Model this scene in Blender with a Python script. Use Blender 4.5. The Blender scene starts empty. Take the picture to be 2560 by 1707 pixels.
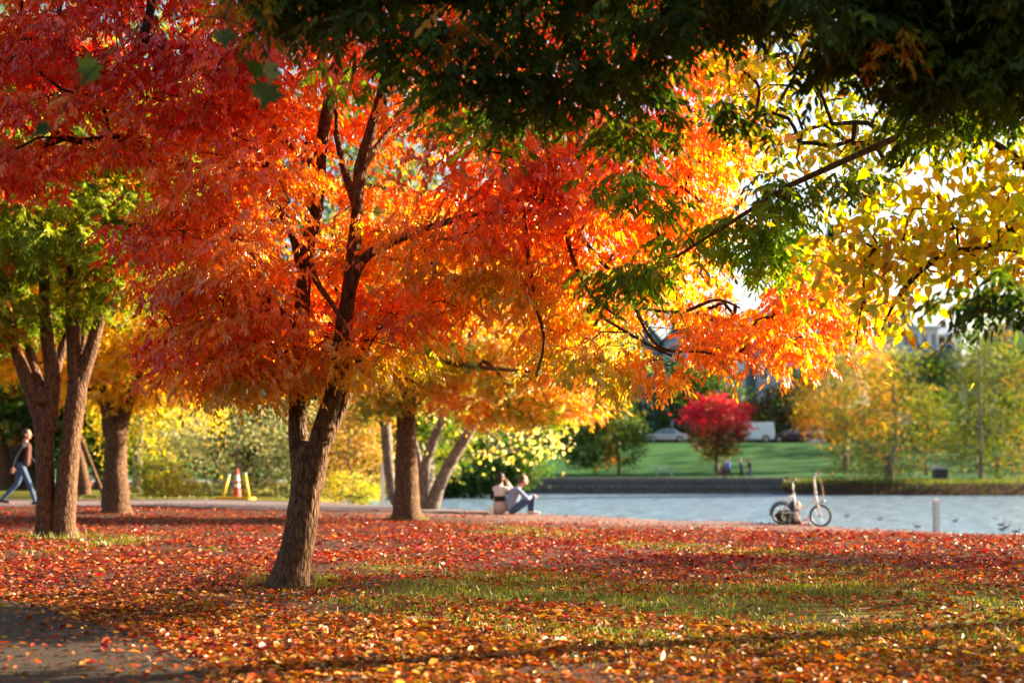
import bpy, math, random
import numpy as np
from mathutils import Matrix, Vector
rng = np.random.default_rng(11)
random.seed(5)
sc = bpy.context.scene
COL = sc.collection
# ------------------------------------------------------------------ camera maths
F = 50 / 36 * 2560
PIT = math.atan(286.5 / F)
CZ = 1.15
CP, SP = math.cos(PIT), math.sin(PIT)
SUN_AZ, SUN_EL = math.radians(67), math.radians(20)
SUN = np.array([math.sin(SUN_AZ) * math.cos(SUN_EL), math.cos(SUN_AZ) * math.cos(SUN_EL), math.sin(SUN_EL)])

def ray(px, py):
    u = (px - 1280) / F; v = (853.5 - py) / F
    return np.stack([u + 0 * v, CP - v * SP + 0 * u, SP + v * CP + 0 * u], -1)
def P(px, py, Y):
    px = np.asarray(px, float); py = np.asarray(py, float)
    d = ray(px, py)
    s = np.asarray(Y, float) / d[..., 1]
    return np.array([0, 0, CZ]) + d * s[..., None]
def to_px(p):
    x, y, z = p[:, 0], p[:, 1], p[:, 2] - CZ
    dep = y * CP + z * SP; up = -y * SP + z * CP
    return 1280 + F * x / dep, 853.5 - F * up / dep

# ------------------------------------------------------------------ terrain
LAKE = np.array([(60, 18), (25, 22.5), (16, 25.5), (10.3, 28.9), (6.5, 31.2), (3.5, 32.7), (0, 34.8), (-2.6, 36.6),
                 (-6, 40), (-8.5, 48), (-9, 60), (-11, 80), (-11, 97), (-7, 101.5), (2, 102), (19, 102), (22, 98.5),
                 (30, 97), (60, 96), (120, 93), (120, 15)], float)
def inside(poly, x, y):
    r = np.zeros(x.shape, bool)
    n = len(poly)
    for i in range(n):
        x0, y0 = poly[i]; x1, y1 = poly[(i + 1) % n]
        if y0 == y1: continue
        c = ((y0 > y) != (y1 > y)) & (x < (x1 - x0) * (y - y0) / (y1 - y0) + x0)
        r ^= c
    return r
def edge_dist(poly, x, y):
    d = np.full(x.shape, 1e9)
    n = len(poly)
    for i in range(n):
        a = poly[i]; b = poly[(i + 1) % n]; e = b - a
        t = np.clip(((x - a[0]) * e[0] + (y - a[1]) * e[1]) / (e @ e), 0, 1)
        d = np.minimum(d, np.hypot(x - a[0] - t * e[0], y - a[1] - t * e[1]))
    return d
def sstep(a, b, t):
    t = np.clip((t - a) / (b - a), 0, 1); return t * t * (3 - 2 * t)
_k = rng.normal(size=(24, 3)); _ph = rng.uniform(0, 6.28, 24)
def snoise(p, scale, seed=0):
    p = np.asarray(p, float) * scale
    s = 0
    for i in range(6):
        j = (i * 4 + seed) % 24
        s = s + np.sin(p @ (_k[j] * (1 + .35 * i)) + _ph[j] + seed)
    return s / 3.0
def gz(x, y):
    x = np.asarray(x, float); y = np.asarray(y, float)
    base = np.interp(y, [0, 60, 95, 113, 125, 148, 160, 185, 260, 600], [0, 0, -.72, -.72, -.35, 2.5, 2.65, 6, 10, 14])
    near = -.46 * sstep(16, 32, y) * np.clip((x + 8) / 18, 0, 1.1) * (1 - sstep(50, 90, y))
    p = np.stack([x, y, 0 * x], -1)
    und = .035 * snoise(p, .55, 2) * sstep(9, 13, y) * (1 - sstep(30, 40, y)) + .015 * snoise(p, 1.9, 5) * (1 - sstep(25, 40, y)) * sstep(8.5, 11, y)
    d = edge_dist(LAKE, x, y); d = np.where(inside(LAKE, x, y), d, -d)
    k = sstep(-.15, 1.3, d)
    return (base + near + und) * (1 - k) + -2.4 * k
def g1(x, y): return float(gz(np.array([x]), np.array([y]))[0])
def G(px, py):
    d = ray(np.array(px, float), np.array(py, float))
    t = np.concatenate([np.arange(4, 60, .03), np.arange(60, 400, .2)])
    q = np.array([0, 0, CZ]) + d[None] * t[:, None]
    h = gz(q[:, 0], q[:, 1])
    b = np.nonzero(q[:, 2] <= h)[0]
    i = b[0] if len(b) else len(t) - 1
    if inside(LAKE, q[i:i + 1, 0], q[i:i + 1, 1])[0]:
        land = ~inside(LAKE, q[:, 0], q[:, 1]) & (q[:, 1] < 60) & (edge_dist(LAKE, q[:, 0], q[:, 1]) > .25)
        i = int(np.argmin(np.where(land, q[:, 2] - h, 9)))
    return np.array([q[i, 0], q[i, 1], h[i]])

# ------------------------------------------------------------------ objects
def link(name, me, parent=None, m=None):
    o = bpy.data.objects.new(name, me)
    COL.objects.link(o)
    if m is not None:
        for mm in (m if isinstance(m, (list, tuple)) else [m]): me.materials.append(mm)
    if parent is not None:
        o.parent = parent
        bpy.context.view_layer.update() if False else None
        w = Matrix.Translation(Vector(root_world(parent)))
        o.matrix_parent_inverse = w.inverted()
    return o
def root_world(o):
    v = Vector(o.location)
    if o.parent is not None and o.type == 'EMPTY': v = v
    return v if o.type == 'EMPTY' else (root_world(o.parent) if o.parent else v)
def tag(o, label=None, cat=None, group=None, kind=None):
    if label: o['label'] = label
    if cat: o['category'] = cat
    if group: o['group'] = group
    if kind: o['kind'] = kind
    return o
def thing(name, label, cat, loc, group=None):
    o = bpy.data.objects.new(name, None); COL.objects.link(o)
    o.location = [float(v) for v in loc]; o.empty_display_size = .2
    return tag(o, label, cat, group)
def sub(name, me, part, m):
    """sub-part: child of a mesh part whose geometry is in world coordinates"""
    o = bpy.data.objects.new(name, me); COL.objects.link(o)
    for mm in (m if isinstance(m, (list, tuple)) else [m]): me.materials.append(mm)
    o.parent = part
    return o

class MB:
    def __init__(s): s.v = []; s.f = []; s.mi = []; s.n = 0
    def add(s, v, f, mi=0):
        v = np.asarray(v, float).reshape(-1, 3)
        s.v.append(v)
        for q in f: s.f.append([i + s.n for i in q]); s.mi.append(mi)
        s.n += len(v)
    def box(s, c, size, mi=0, rz=0.0, taper=1.0):
        hx, hy, hz = [q / 2 for q in size]
        v = np.array([(x * (taper if z > 0 else 1), y * (taper if z > 0 else 1), z) for z in (-hz, hz) for x, y in ((-hx, -hy), (hx, -hy), (hx, hy), (-hx, hy))])
        if rz:
            cz, sz = math.cos(rz), math.sin(rz)
            v = np.stack([v[:, 0] * cz - v[:, 1] * sz, v[:, 0] * sz + v[:, 1] * cz, v[:, 2]], -1)
        s.add(v + np.array(c), [(0, 3, 2, 1), (4, 5, 6, 7), (0, 1, 5, 4), (1, 2, 6, 5), (2, 3, 7, 6), (3, 0, 4, 7)], mi)
    def tube(s, pts, rad, sides=8, mi=0, cap=True, lump=0.0):
        pts = np.asarray(pts, float); n = len(pts)
        rad = np.broadcast_to(np.asarray(rad, float), (n,))
        tan = np.gradient(pts, axis=0); tan /= np.linalg.norm(tan, axis=1)[:, None] + 1e-9
        a = np.array([0, 0, 1.]) if abs(tan[0, 2]) < .9 else np.array([1., 0, 0])
        u = np.cross(tan[0], a); u /= np.linalg.norm(u)
        vs = []
        th = np.arange(sides) / sides * 2 * np.pi
        for i in range(n):
            u = u - tan[i] * (u @ tan[i]); u /= np.linalg.norm(u) + 1e-9
            w = np.cross(tan[i], u)
            ring = np.cos(th)[:, None] * u + np.sin(th)[:, None] * w
            r = rad[i]
            if lump:
                q_ = pts[i] + ring * rad[i]; r = rad[i] * (1 + lump * snoise(q_, 6.0, 3) + lump * .6 * snoise(q_, 19.0, 9))[:, None]
            vs.append(pts[i] + ring * r)
        f = []
        for i in range(n - 1):
            for j in range(sides):
                k = (j + 1) % sides
                f.append((i * sides + j, i * sides + k, (i + 1) * sides + k, (i + 1) * sides + j))
        if cap:
            f.append(tuple(range(sides))[::-1]); f.append(tuple((n - 1) * sides + j for j in range(sides)))
        s.add(np.concatenate(vs), f, mi)
    def ell(s, c, r, mi=0, seg=14, rings=9):
        v = []; f = []
        for i in range(rings + 1):
            ph = math.pi * i / rings
            for j in range(seg):
                t = 2 * math.pi * j / seg
                v.append((math.sin(ph) * math.cos(t), math.sin(ph) * math.sin(t), math.cos(ph)))
        for i in range(rings):
            for j in range(seg):
                k = (j + 1) % seg
                f.append((i * seg + j, (i + 1) * seg + j, (i + 1) * seg + k, i * seg + k))
        s.add(np.array(v) * np.array(r) + np.array(c), f, mi)
    def lathe(s, c, prof, seg=20, mi=0):
        v = []; f = []
        for r, z in prof:
            for j in range(seg):
                t = 2 * math.pi * j / seg; v.append((r * math.cos(t), r * math.sin(t), z))
        for i in range(len(prof) - 1):
            for j in range(seg):
                k = (j + 1) % seg
                f.append((i * seg + j, i * seg + k, (i + 1) * seg + k, (i + 1) * seg + j))
        f.append(tuple(range(seg))[::-1]); f.append(tuple((len(prof) - 1) * seg + j for j in range(seg)))
        s.add(np.array(v) + np.array(c), f, mi)
    def mesh(s, name='m', smooth=False):
        me = bpy.data.meshes.new(name)
        me.from_pydata(np.concatenate(s.v).tolist(), [], s.f)
        me.polygons.foreach_set('material_index', s.mi)
        if smooth: me.polygons.foreach_set('use_smooth', [True] * len(me.polygons))
        me.update()
        return me

def fast_mesh(name, verts, faces, col=None, smooth=False):
    """verts (N,3), faces (M,k) all the same k"""
    me = bpy.data.meshes.new(name)
    nv = len(verts); nf, k = faces.shape
    me.vertices.add(nv); me.vertices.foreach_set('co', np.ascontiguousarray(verts, np.float32).ravel())
    me.loops.add(nf * k); me.loops.foreach_set('vertex_index', np.ascontiguousarray(faces, np.int32).ravel())
    me.polygons.add(nf); me.polygons.foreach_set('loop_start', np.arange(0, nf * k, k, dtype=np.int32))
    if smooth: me.polygons.foreach_set('use_smooth', np.ones(nf, bool))
    me.update(calc_edges=True)
    if col is not None:
        a = me.attributes.new('leafcol', 'FLOAT_COLOR', 'POINT')
        a.data.foreach_set('color', np.concatenate([col, np.ones((nv, 1))], 1).astype(np.float32).ravel())
    return me

# ------------------------------------------------------------------ materials
def newmat(name):
    m = bpy.data.materials.new(name); m.use_nodes = True
    nt = m.node_tree; nt.nodes.clear()
    out = nt.nodes.new('ShaderNodeOutputMaterial')
    return m, nt, out
def N(nt, t, **kw):
    n = nt.nodes.new(t)
    for k, v in kw.items():
        if k.startswith('_'): setattr(n, k[1:], v)
        else:
            key = k.replace('__', ' ')
            n.inputs[key].default_value = v
    return n
def plain(name, c, rough=.6, var=.12, scale=6.0, metal=0.0, bump=0.0, spec=.4):
    m, nt, out = newmat(name)
    b = N(nt, 'ShaderNodeBsdfPrincipled', Roughness=rough, Metallic=metal)
    b.inputs['Specular IOR Level'].default_value = spec
    tc = N(nt, 'ShaderNodeTexCoord')
    no = N(nt, 'ShaderNodeTexNoise', Scale=scale, Detail=6.0)
    nt.links.new(tc.outputs['Object'], no.inputs['Vector'])
    mx = nt.nodes.new('ShaderNodeMix'); mx.data_type = 'RGBA'
    mx.inputs[6].default_value = [q * (1 - var) for q in c] + [1]
    mx.inputs[7].default_value = [min(1, q * (1 + var)) for q in c] + [1]
    nt.links.new(no.outputs[0], mx.inputs[0])
    nt.links.new(mx.outputs[2], b.inputs['Base Color'])
    if bump:
        bp = N(nt, 'ShaderNodeBump', Strength=bump, Distance=.02)
        nt.links.new(no.outputs[0], bp.inputs['Height']); nt.links.new(bp.outputs[0], b.inputs['Normal'])
    nt.links.new(b.outputs[0], out.inputs[0])
    return m
def leafmat(name, trans=.5, gloss=.12, rough=.38, tint=1.25):
    m, nt, out = newmat(name)
    at = N(nt, 'ShaderNodeAttribute', _attribute_name='leafcol')
    df = N(nt, 'ShaderNodeBsdfDiffuse'); tr = N(nt, 'ShaderNodeBsdfTranslucent'); gl = N(nt, 'ShaderNodeBsdfGlossy', Roughness=rough)
    nt.links.new(at.outputs['Color'], df.inputs[0])
    hs = N(nt, 'ShaderNodeHueSaturation', Saturation=1.1, Value=tint)
    nt.links.new(at.outputs['Color'], hs.inputs['Color']); nt.links.new(hs.outputs[0], tr.inputs[0])
    m1 = N(nt, 'ShaderNodeMixShader', Fac=trans); m2 = N(nt, 'ShaderNodeMixShader', Fac=gloss)
    nt.links.new(df.outputs[0], m1.inputs[1]); nt.links.new(tr.outputs[0], m1.inputs[2])
    nt.links.new(m1.outputs[0], m2.inputs[1]); nt.links.new(gl.outputs[0], m2.inputs[2])
    gl.inputs[0].default_value = (.9, .85, .75, 1)
    nt.links.new(m2.outputs[0], out.inputs[0])
    return m
def barkmat(name, c1, c2, scale=13.0, bump=.7):
    m, nt, out = newmat(name)
    b = N(nt, 'ShaderNodeBsdfPrincipled', Roughness=.85); b.inputs['Specular IOR Level'].default_value = .2
    tc = N(nt, 'ShaderNodeTexCoord'); mp = N(nt, 'ShaderNodeMapping'); mp.inputs['Scale'].default_value = (1, 1, .36)
    nt.links.new(tc.outputs['Object'], mp.inputs[0])
    n1 = N(nt, 'ShaderNodeTexNoise', Scale=scale * 2.2, Detail=8.0, Roughness=.65)
    v1 = N(nt, 'ShaderNodeTexVoronoi', Scale=scale * 1.9); v1.feature = 'DISTANCE_TO_EDGE'
    n2 = N(nt, 'ShaderNodeTexNoise', Scale=2.5, Detail=4.0)
    nt.links.new(mp.outputs[0], n1.inputs['Vector']); nt.links.new(mp.outputs[0], v1.inputs['Vector']); nt.links.new(tc.outputs['Object'], n2.inputs['Vector'])
    cr = N(nt, 'ShaderNodeValToRGB'); cr.color_ramp.elements[0].position = .3; cr.color_ramp.elements[1].position = .7
    cr.color_ramp.elements[0].color = (*c1, 1); cr.color_ramp.elements[1].color = (*c2, 1)
    nt.links.new(n1.outputs[0], cr.inputs[0])
    mx = nt.nodes.new('ShaderNodeMix'); mx.data_type = 'RGBA'; mx.blend_type = 'MULTIPLY'; mx.inputs[0].default_value = .6
    cr2 = N(nt, 'ShaderNodeValToRGB'); cr2.color_ramp.elements[0].color = (.55, .5, .45, 1); cr2.color_ramp.elements[1].color = (1.25, 1.2, 1.1, 1)
    nt.links.new(n2.outputs[0], cr2.inputs[0])
    nt.links.new(cr.outputs[0], mx.inputs[6]); nt.links.new(cr2.outputs[0], mx.inputs[7])
    cv = N(nt, 'ShaderNodeValToRGB'); cv.color_ramp.elements[0].color = (.3, .27, .25, 1); cv.color_ramp.elements[1].color = (1, 1, 1, 1); cv.color_ramp.elements[1].position = .16
    nt.links.new(v1.outputs['Distance'], cv.inputs[0])
    mv = nt.nodes.new('ShaderNodeMix'); mv.data_type = 'RGBA'; mv.blend_type = 'MULTIPLY'; mv.inputs[0].default_value = .75
    nt.links.new(mx.outputs[2], mv.inputs[6]); nt.links.new(cv.outputs[0], mv.inputs[7])
    nt.links.new(mv.outputs[2], b.inputs['Base Color'])
    sm = N(nt, 'ShaderNodeMath', _operation='ADD'); nt.links.new(n1.outputs[0], sm.inputs[0])
    mm = N(nt, 'ShaderNodeMath', _operation='MULTIPLY'); nt.links.new(v1.outputs['Distance'], mm.inputs[0]); mm.inputs[1].default_value = 1.6
    nt.links.new(mm.outputs[0], sm.inputs[1])
    bp = N(nt, 'ShaderNodeBump', Strength=bump, Distance=.03); nt.links.new(sm.outputs[0], bp.inputs['Height'])
    nt.links.new(bp.outputs[0], b.inputs['Normal']); nt.links.new(b.outputs[0], out.inputs[0])
    return m

LEAF = leafmat('autumn_leaf', .57, .09, .38, 1.4); LEAFD = leafmat('green_leaf', .45, .022, .5, 1.35); LEAFB = leafmat('broad_leaf', .62, .05, .4, 1.4)
LEAFF = leafmat('far_leaf', .45, .04, .5, 1.15); LEAFG = leafmat('ground_leaf', .25, .05, .4, 1.1); BLADE = leafmat('grass_blade', .45, .05, .4, 1.2)
BARK = barkmat('bark_brown', (.05, .025, .013), (.26, .145, .075)); BARKT = barkmat('bark_dark_twig', (.035, .022, .016), (.085, .052, .035), 12, .3)
BARKG = barkmat('bark_grey', (.12, .10, .09), (.30, .26, .23), 6); BARKP = barkmat('bark_pale', (.2, .19, .17), (.48, .45, .4), 6, .3)

# ------------------------------------------------------------------ leaves
def nz(v): return v / (np.linalg.norm(v, axis=-1, keepdims=True) + 1e-9)
SH = {
    'lance': ([(0, 0, 0), (.42, .5, .18), (1, 0, -.06), (.42, -.5, .18)], [(0, 1, 2), (0, 2, 3)]),
    'lens': ([(0, 0, 0), (.22, .38, .12), (.6, .46, .14), (1, 0, -.08), (.6, -.46, .14), (.22, -.38, .12)], [(0, 1, 2, 3), (0, 3, 4, 5)]),
    'heart': ([(.06, 0, 0), (-.04, .24, .08), (.16, .47, .14), (.48, .42, .14), (.8, .18, .05), (1.08, 0, -.2), (.8, -.18, .05), (.48, -.42, .14), (.16, -.47, .14), (-.04, -.24, .08), (.5, 0, 0)],
              [(0, 1, 2, 10), (10, 2, 3, 4), (10, 4, 5, 6), (10, 6, 7, 8), (0, 10, 8, 9)]),
    'palm': ([(0, 0, 0), (.02, .16, 0), (-.06, .42, .06), (.2, .34, .04), (.28, .62, .1), (.48, .36, .05), (.6, .42, .06), (.62, .16, .03), (1, 0, -.1),
              (.62, -.16, .03), (.6, -.42, .06), (.48, -.36, .05), (.28, -.62, .1), (.2, -.34, .04), (-.06, -.42, .06), (.02, -.16, 0), (.4, 0, -.02)],
             [(16, i, i + 1) for i in range(15)] + [(16, 15, 0)]),
}
def leaves(name, pos, d, n, L, Wd, col, shape='lance', m=None, parent=None):
    t, fc = SH[shape]
    t = np.array(t); k = len(t); c = len(pos)
    d = nz(d); n = nz(n - d * (n * d).sum(-1, keepdims=True)); s = np.cross(n, d)
    v = pos[:, None] + d[:, None] * (t[None, :, 0:1] * L[:, None, None]) + s[:, None] * (t[None, :, 1:2] * Wd[:, None, None]) + n[:, None] * (t[None, :, 2:3] * Wd[:, None, None])
    fc = np.array(fc)
    f = (np.arange(c) * k)[:, None, None] + fc[None]
    me = fast_mesh(name, v.reshape(-1, 3), f.reshape(-1, fc.shape[1]), np.repeat(col, k, 0))
    if m is None: return me
    return link(name, me, parent, m)

def compound(cc, out, ccol, nl, npair, rach, llen, lw, droop, jit=.09, vary=.16):
    """pinnate leaves: cc cluster centres, out outward direction -> leaflet arrays"""
    n = len(cc)
    c = np.repeat(cc, nl, 0); o = np.repeat(out, nl, 0); col = np.repeat(ccol, nl, 0)
    m = len(c)
    d = nz(o * .55 + rng.normal(size=(m, 3)) * np.array([.75, .75, .32]) + np.array([0, 0, -.18]))
    st = c + rng.normal(size=(m, 3)) * jit * np.array([1, 1, .6])
    side = nz(np.cross(d, np.array([0, 0, 1.])) + rng.normal(size=(m, 3)) * .12)
    rl = rach * rng.uniform(.7, 1.25, m)
    lcol = col * np.exp(rng.normal(size=(m, 1)) * vary)
    A = []
    nleaf = npair * 2 + 1
    for k in range(nleaf):
        t = (k // 2 + 1) / (npair + 1) if k < nleaf - 1 else 1.0
        sg = 1 if k % 2 else -1
        if k == nleaf - 1: sg = 0
        pos = st + d * (rl * t)[:, None]; pos[:, 2] -= .35 * rl * t * t
        ld = nz(d * (.45 if sg else 1) + side * (.62 * sg) + np.array([0, 0, -1.]) * (droop * rng.uniform(.4, 1.3, m))[:, None] + rng.normal(size=(m, 3)) * .16)
        nn = rng.normal(size=(m, 3)) * .55 + np.array([0, 0, .55]) + d * .35
        A.append((pos, ld, nn, llen * rng.uniform(.7, 1.25, m), lw * rng.uniform(.75, 1.25, m), lcol * np.exp(rng.normal(size=(m, 1)) * .12)))
    return [np.concatenate([a[i] for a in A]) for i in range(6)]

def poly_sample(poly, n):
    poly = np.array(poly, float); lo = poly.min(0); hi = poly.max(0)
    o = np.zeros((0, 2))
    while len(o) < n:
        q = rng.uniform(lo, hi, (n * 3, 2)); q = q[inside(poly, q[:, 0], q[:, 1])]
        o = np.concatenate([o, q])
    return o[:n]
def crown_points(poly, n, Y0, T, tmin=.25, k=1.0, margin=0, shell=0):
    """points in a lens-shaped volume whose outline seen from the path is poly; Y0 may be a function of px"""
    q = poly_sample(poly, n)
    e = edge_dist(np.array(poly, float), q[:, 0], q[:, 1])
    kk = e > margin; q = q[kk]; e = e[kk] - margin; n = len(q)
    y0 = Y0(q[:, 0], q[:, 1]) if callable(Y0) else np.full(n, float(Y0))
    th = np.minimum(T, tmin + k * e * y0 / F)
    sh = rng.uniform(-1, 1, n)
    if shell: sh = np.sign(sh) * np.abs(sh) ** shell
    Y = y0 + sh * th
    # keep the outline of the crown's own widest section: scale about its own middle plane, not the viewer
    return P(q[:, 0], q[:, 1], Y), q
def sprays(sp, k, spread, flat=.16, drop=.35):
    n = len(sp)
    a = rng.uniform(0, 2 * np.pi, (n, k)); r = spread * np.sqrt(rng.uniform(0.02, 1, (n, k)))
    off = np.stack([np.cos(a) * r, np.sin(a) * r, rng.normal(size=(n, k)) * spread * flat - drop * r * r / spread], -1)
    cc = (sp[:, None] + off).reshape(-1, 3)
    out = nz(np.stack([np.cos(a), np.sin(a), -.25 + 0 * a], -1)).reshape(-1, 3)
    return cc, out
def grow(mb, skel, targets, r0=.0035, seg=.28, wig=.05, sides=5, pw=.5, rmax=.06):
    """branches from skeleton nodes to each spray; later ones fork off earlier ones"""
    pos = [np.array(p) for p in skel]; par = [-1] * len(pos); ns = len(pos); cnt = [0] * ns
    sk = np.array(skel)
    dist = np.array([np.min(np.linalg.norm(sk - t, axis=1)) for t in targets])
    arr = np.zeros((ns + len(targets) * 14, 3)); arr[:ns] = sk; m = ns; paths = []
    hub = sk.mean(0)
    for i in np.argsort(dist):
        t = targets[i]
        dv = np.linalg.norm(arr[:m] - t, axis=1) + .15 * np.maximum(0, arr[:m, 2] - t[2])
        # do not grow back inwards
        dv = dv + .5 * np.maximum(0, np.linalg.norm(arr[:m, :2] - hub[:2], axis=1) - np.linalg.norm(t[:2] - hub[:2]) - .1)
        j = int(np.argmin(dv)); a = arr[j].copy(); L = np.linalg.norm(t - a)
        kseg = int(min(12, max(1, math.ceil(L / seg))))
        prev = j; path = [j]
        for s in range(1, kseg + 1):
            u = s / kseg
            q = a + (t - a) * u + rng.normal(size=3) * wig * (1 if s < kseg else 0) * min(1, L)
            q[2] += .12 * L * math.sin(math.pi * u) * .8
            arr[m] = q; par.append(prev); cnt.append(0); prev = m; path.append(m); m += 1
        paths.append(path)
        z = prev
        while z >= ns: cnt[z] += 1; z = par[z]
    for path in paths:
        r = [min(rmax, r0 * max(1, cnt[z]) ** pw) for z in path]
        r[0] = r[1] if path[0] < ns else min(r[1] * 1.1, r0 * max(1, cnt[path[0]]) ** pw)
        mb.tube(arr[path], r, sides, mi=1, cap=False)
def polyl(pts, Y, n=10):
    """smooth a pixel polyline [(px,py,width_px[,dY])] to world points and radii"""
    p = np.array([(q[0], q[1], q[2], q[3] if len(q) > 3 else 0) for q in pts], float)
    t = np.linspace(0, len(p) - 1, (len(p) - 1) * n + 1)
    i = np.clip(np.floor(t).astype(int), 0, len(p) - 2); u = (t - i)[:, None]
    p0 = p[np.maximum(i - 1, 0)]; p1 = p[i]; p2 = p[i + 1]; p3 = p[np.minimum(i + 2, len(p) - 1)]
    c = .5 * (2 * p1 + (p2 - p0) * u + (2 * p0 - 5 * p1 + 4 * p2 - p3) * u ** 2 + (3 * p1 - p0 - 3 * p2 + p3) * u ** 3)
    w = P(c[:, 0], c[:, 1], Y + c[:, 3])
    return w, c[:, 2] / 2 * Y / F
def pal(names, w, n):
    w = np.array(w, float); i = rng.choice(len(names), n, p=w / w.sum())
    return np.array(names)[i]
CRIM, RED, RORG, ORG, AMB, YEL, YGR, GRN, DGRN, OLV = ((.50, .016, .03), (.66, .04, .03), (.74, .12, .025), (.80, .24, .03), (.80, .38, .04), (.80, .55, .06), (.36, .42, .03), (.13, .22, .022), (.035, .07, .012), (.2, .2, .03))
CRIM, RED, RORG, ORG, AMB, YEL, YGR, GRN, DGRN, OLV = [np.array(c) for c in (CRIM, RED, RORG, ORG, AMB, YEL, YGR, GRN, DGRN, OLV)]

# ================================================================== GROUND
def build_ground():
    yy = np.concatenate([np.arange(-6, 7, .5), 7 * np.exp(np.linspace(0, math.log(36 / 7), 170)), 36 * np.exp(np.linspace(0.012, math.log(160 / 36), 120)), np.linspace(165, 700, 22)])
    tt = np.sort(np.concatenate([np.linspace(-.42, .42, 190), np.linspace(-2.2, -.45, 26), np.linspace(.45, 2.2, 26)]))
    Yg, Tg = np.meshgrid(yy, tt, indexing='ij')
    Xg = Tg * (np.abs(Yg) + 3) + np.sign(Tg) * np.maximum(0, np.abs(Tg) - .42) * 45
    x = Xg.ravel(); y = Yg.ravel(); z = gz(x, y)
    r, c = Xg.shape
    i = np.arange(r - 1)[:, None] * c + np.arange(c - 1)[None]
    f = np.stack([i, i + 1, i + c + 1, i + c], -1).reshape(-1, 4)
    me = fast_mesh('ground', np.stack([x, y, z], -1), f, smooth=True)
    gm = grass_mask(x, y); lk = edge_dist(LAKE, x, y)
    dirt = (1 - sstep(2.2, 6.5, lk)) * (y < 60) * (x > -5.5)
    lawn = sstep(108, 112, y)
    a = me.attributes.new('mask', 'FLOAT_COLOR', 'POINT')
    a.data.foreach_set('color', np.stack([gm, dirt, lawn, np.ones_like(gm)], -1).astype(np.float32).ravel())
    m, nt, out = newmat('ground_soil')
    b = N(nt, 'ShaderNodeBsdfPrincipled', Roughness=.9); b.inputs['Specular IOR Level'].default_value = .15
    at = N(nt, 'ShaderNodeAttribute', _attribute_name='mask'); sp = N(nt, 'ShaderNodeSeparateColor'); nt.links.new(at.outputs['Color'], sp.inputs[0])
    ge = N(nt, 'ShaderNodeNewGeometry')
    def noise(s, det=5.0):
        n = N(nt, 'ShaderNodeTexNoise', Scale=s, Detail=det); nt.links.new(ge.outputs['Position'], n.inputs['Vector']); return n
    def mix(fac, A, B, bt='MIX'):
        mx = nt.nodes.new('ShaderNodeMix'); mx.data_type = 'RGBA'; mx.blend_type = bt
        for s, val in ((0, fac), (6, A), (7, B)):
            if isinstance(val, (tuple, list)): mx.inputs[s].default_value = (*val, 1)
            elif isinstance(val, float): mx.inputs[s].default_value = val
            else: nt.links.new(val, mx.inputs[s])
        return mx.outputs[2]
    n1 = noise(3.0); n2 = noise(22.0); n3 = noise(.35)
    soil = mix(n2.outputs[0], (.035, .017, .010), (.105, .048, .030))
    dirtc = mix(n2.outputs[0], (.12, .075, .065), (.24, .155, .135))
    gr = mix(n2.outputs[0], (.06, .065, .006), (.17, .16, .012))
    lw = mix(n3.outputs[0], (.012, .075, .012), (.024, .11, .015))
    ad = N(nt, 'ShaderNodeMath', _operation='ADD'); nt.links.new(sp.outputs[0], ad.inputs[0]); nt.links.new(n1.outputs[0], ad.inputs[1])
    cr = N(nt, 'ShaderNodeValToRGB'); cr.color_ramp.elements[0].position = .85; cr.color_ramp.elements[1].position = 1.1
    sb = N(nt, 'ShaderNodeMath', _operation='MULTIPLY'); nt.links.new(ad.outputs[0], sb.inputs[0]); sb.inputs[1].default_value = .8
    cr.color_ramp.elements[0].position = .55; cr.color_ramp.elements[1].position = .8
    nt.links.new(sb.outputs[0], cr.inputs[0])
    c1 = mix(sp.outputs[1], soil, dirtc); c2 = mix(cr.outputs[0], c1, gr); c3 = mix(sp.outputs[2], c2, lw)
    nt.links.new(c3, b.inputs['Base Color'])
    bp = N(nt, 'ShaderNodeBump', Strength=.7, Distance=.04); nt.links.new(n2.outputs[0], bp.inputs['Height']); nt.links.new(bp.outputs[0], b.inputs['Normal'])
    nt.links.new(b.outputs[0], out.inputs[0])
    tag(link('ground', me, None, m), 'leaf strewn park ground sloping down to the lake', 'ground', kind='structure')
GBL = []
for (px, py, rx, ry, s) in [(1500, 1500, 420, 60, .85), (1950, 1480, 420, 55, .9), (1250, 1470, 260, 40, .75), (2350, 1510, 300, 60, .9), (1100, 1500, 260, 40, .6),
                            (1700, 1365, 130, 9, 1.0), (1330, 1335, 110, 6, .9), (1560, 1360, 90, 8, .9), (270, 1360, 70, 14, 1.0), (790, 1455, 60, 16, 1.0), (640, 1440, 40, 9, .8),
                            (1280, 1320, 60, 5, .7), (540, 1370, 30, 6, .7), (1890, 1385, 120, 10, .8), (1500, 1590, 500, 40, .45), (2200, 1600, 400, 50, .55), (2100, 1430, 250, 20, .7),
                            (60, 1228, 120, 6, 1.0), (230, 1225, 90, 6, 1.0), (560, 1262, 60, 3, .6), (1000, 1420, 120, 16, .5)]:
    c = G(px, py); e = G(px, py + ry); GBL.append((c[0], c[1], rx * c[1] / F, max(.25, abs(c[1] - e[1])), s))
def grass_mask(x, y):
    m = np.zeros_like(x)
    for cx, cy, ax, ay, s in GBL:
        m = np.maximum(m, s * np.exp(-(((x - cx) / ax) ** 2 + ((y - cy) / ay) ** 2) * .9))
    far = sstep(37.5, 40, y) * (x < -4.0) * (1 - sstep(100, 108, y)) * .9
    return np.maximum(m, far) * (1 - asphalt_in(x, y))
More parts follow.
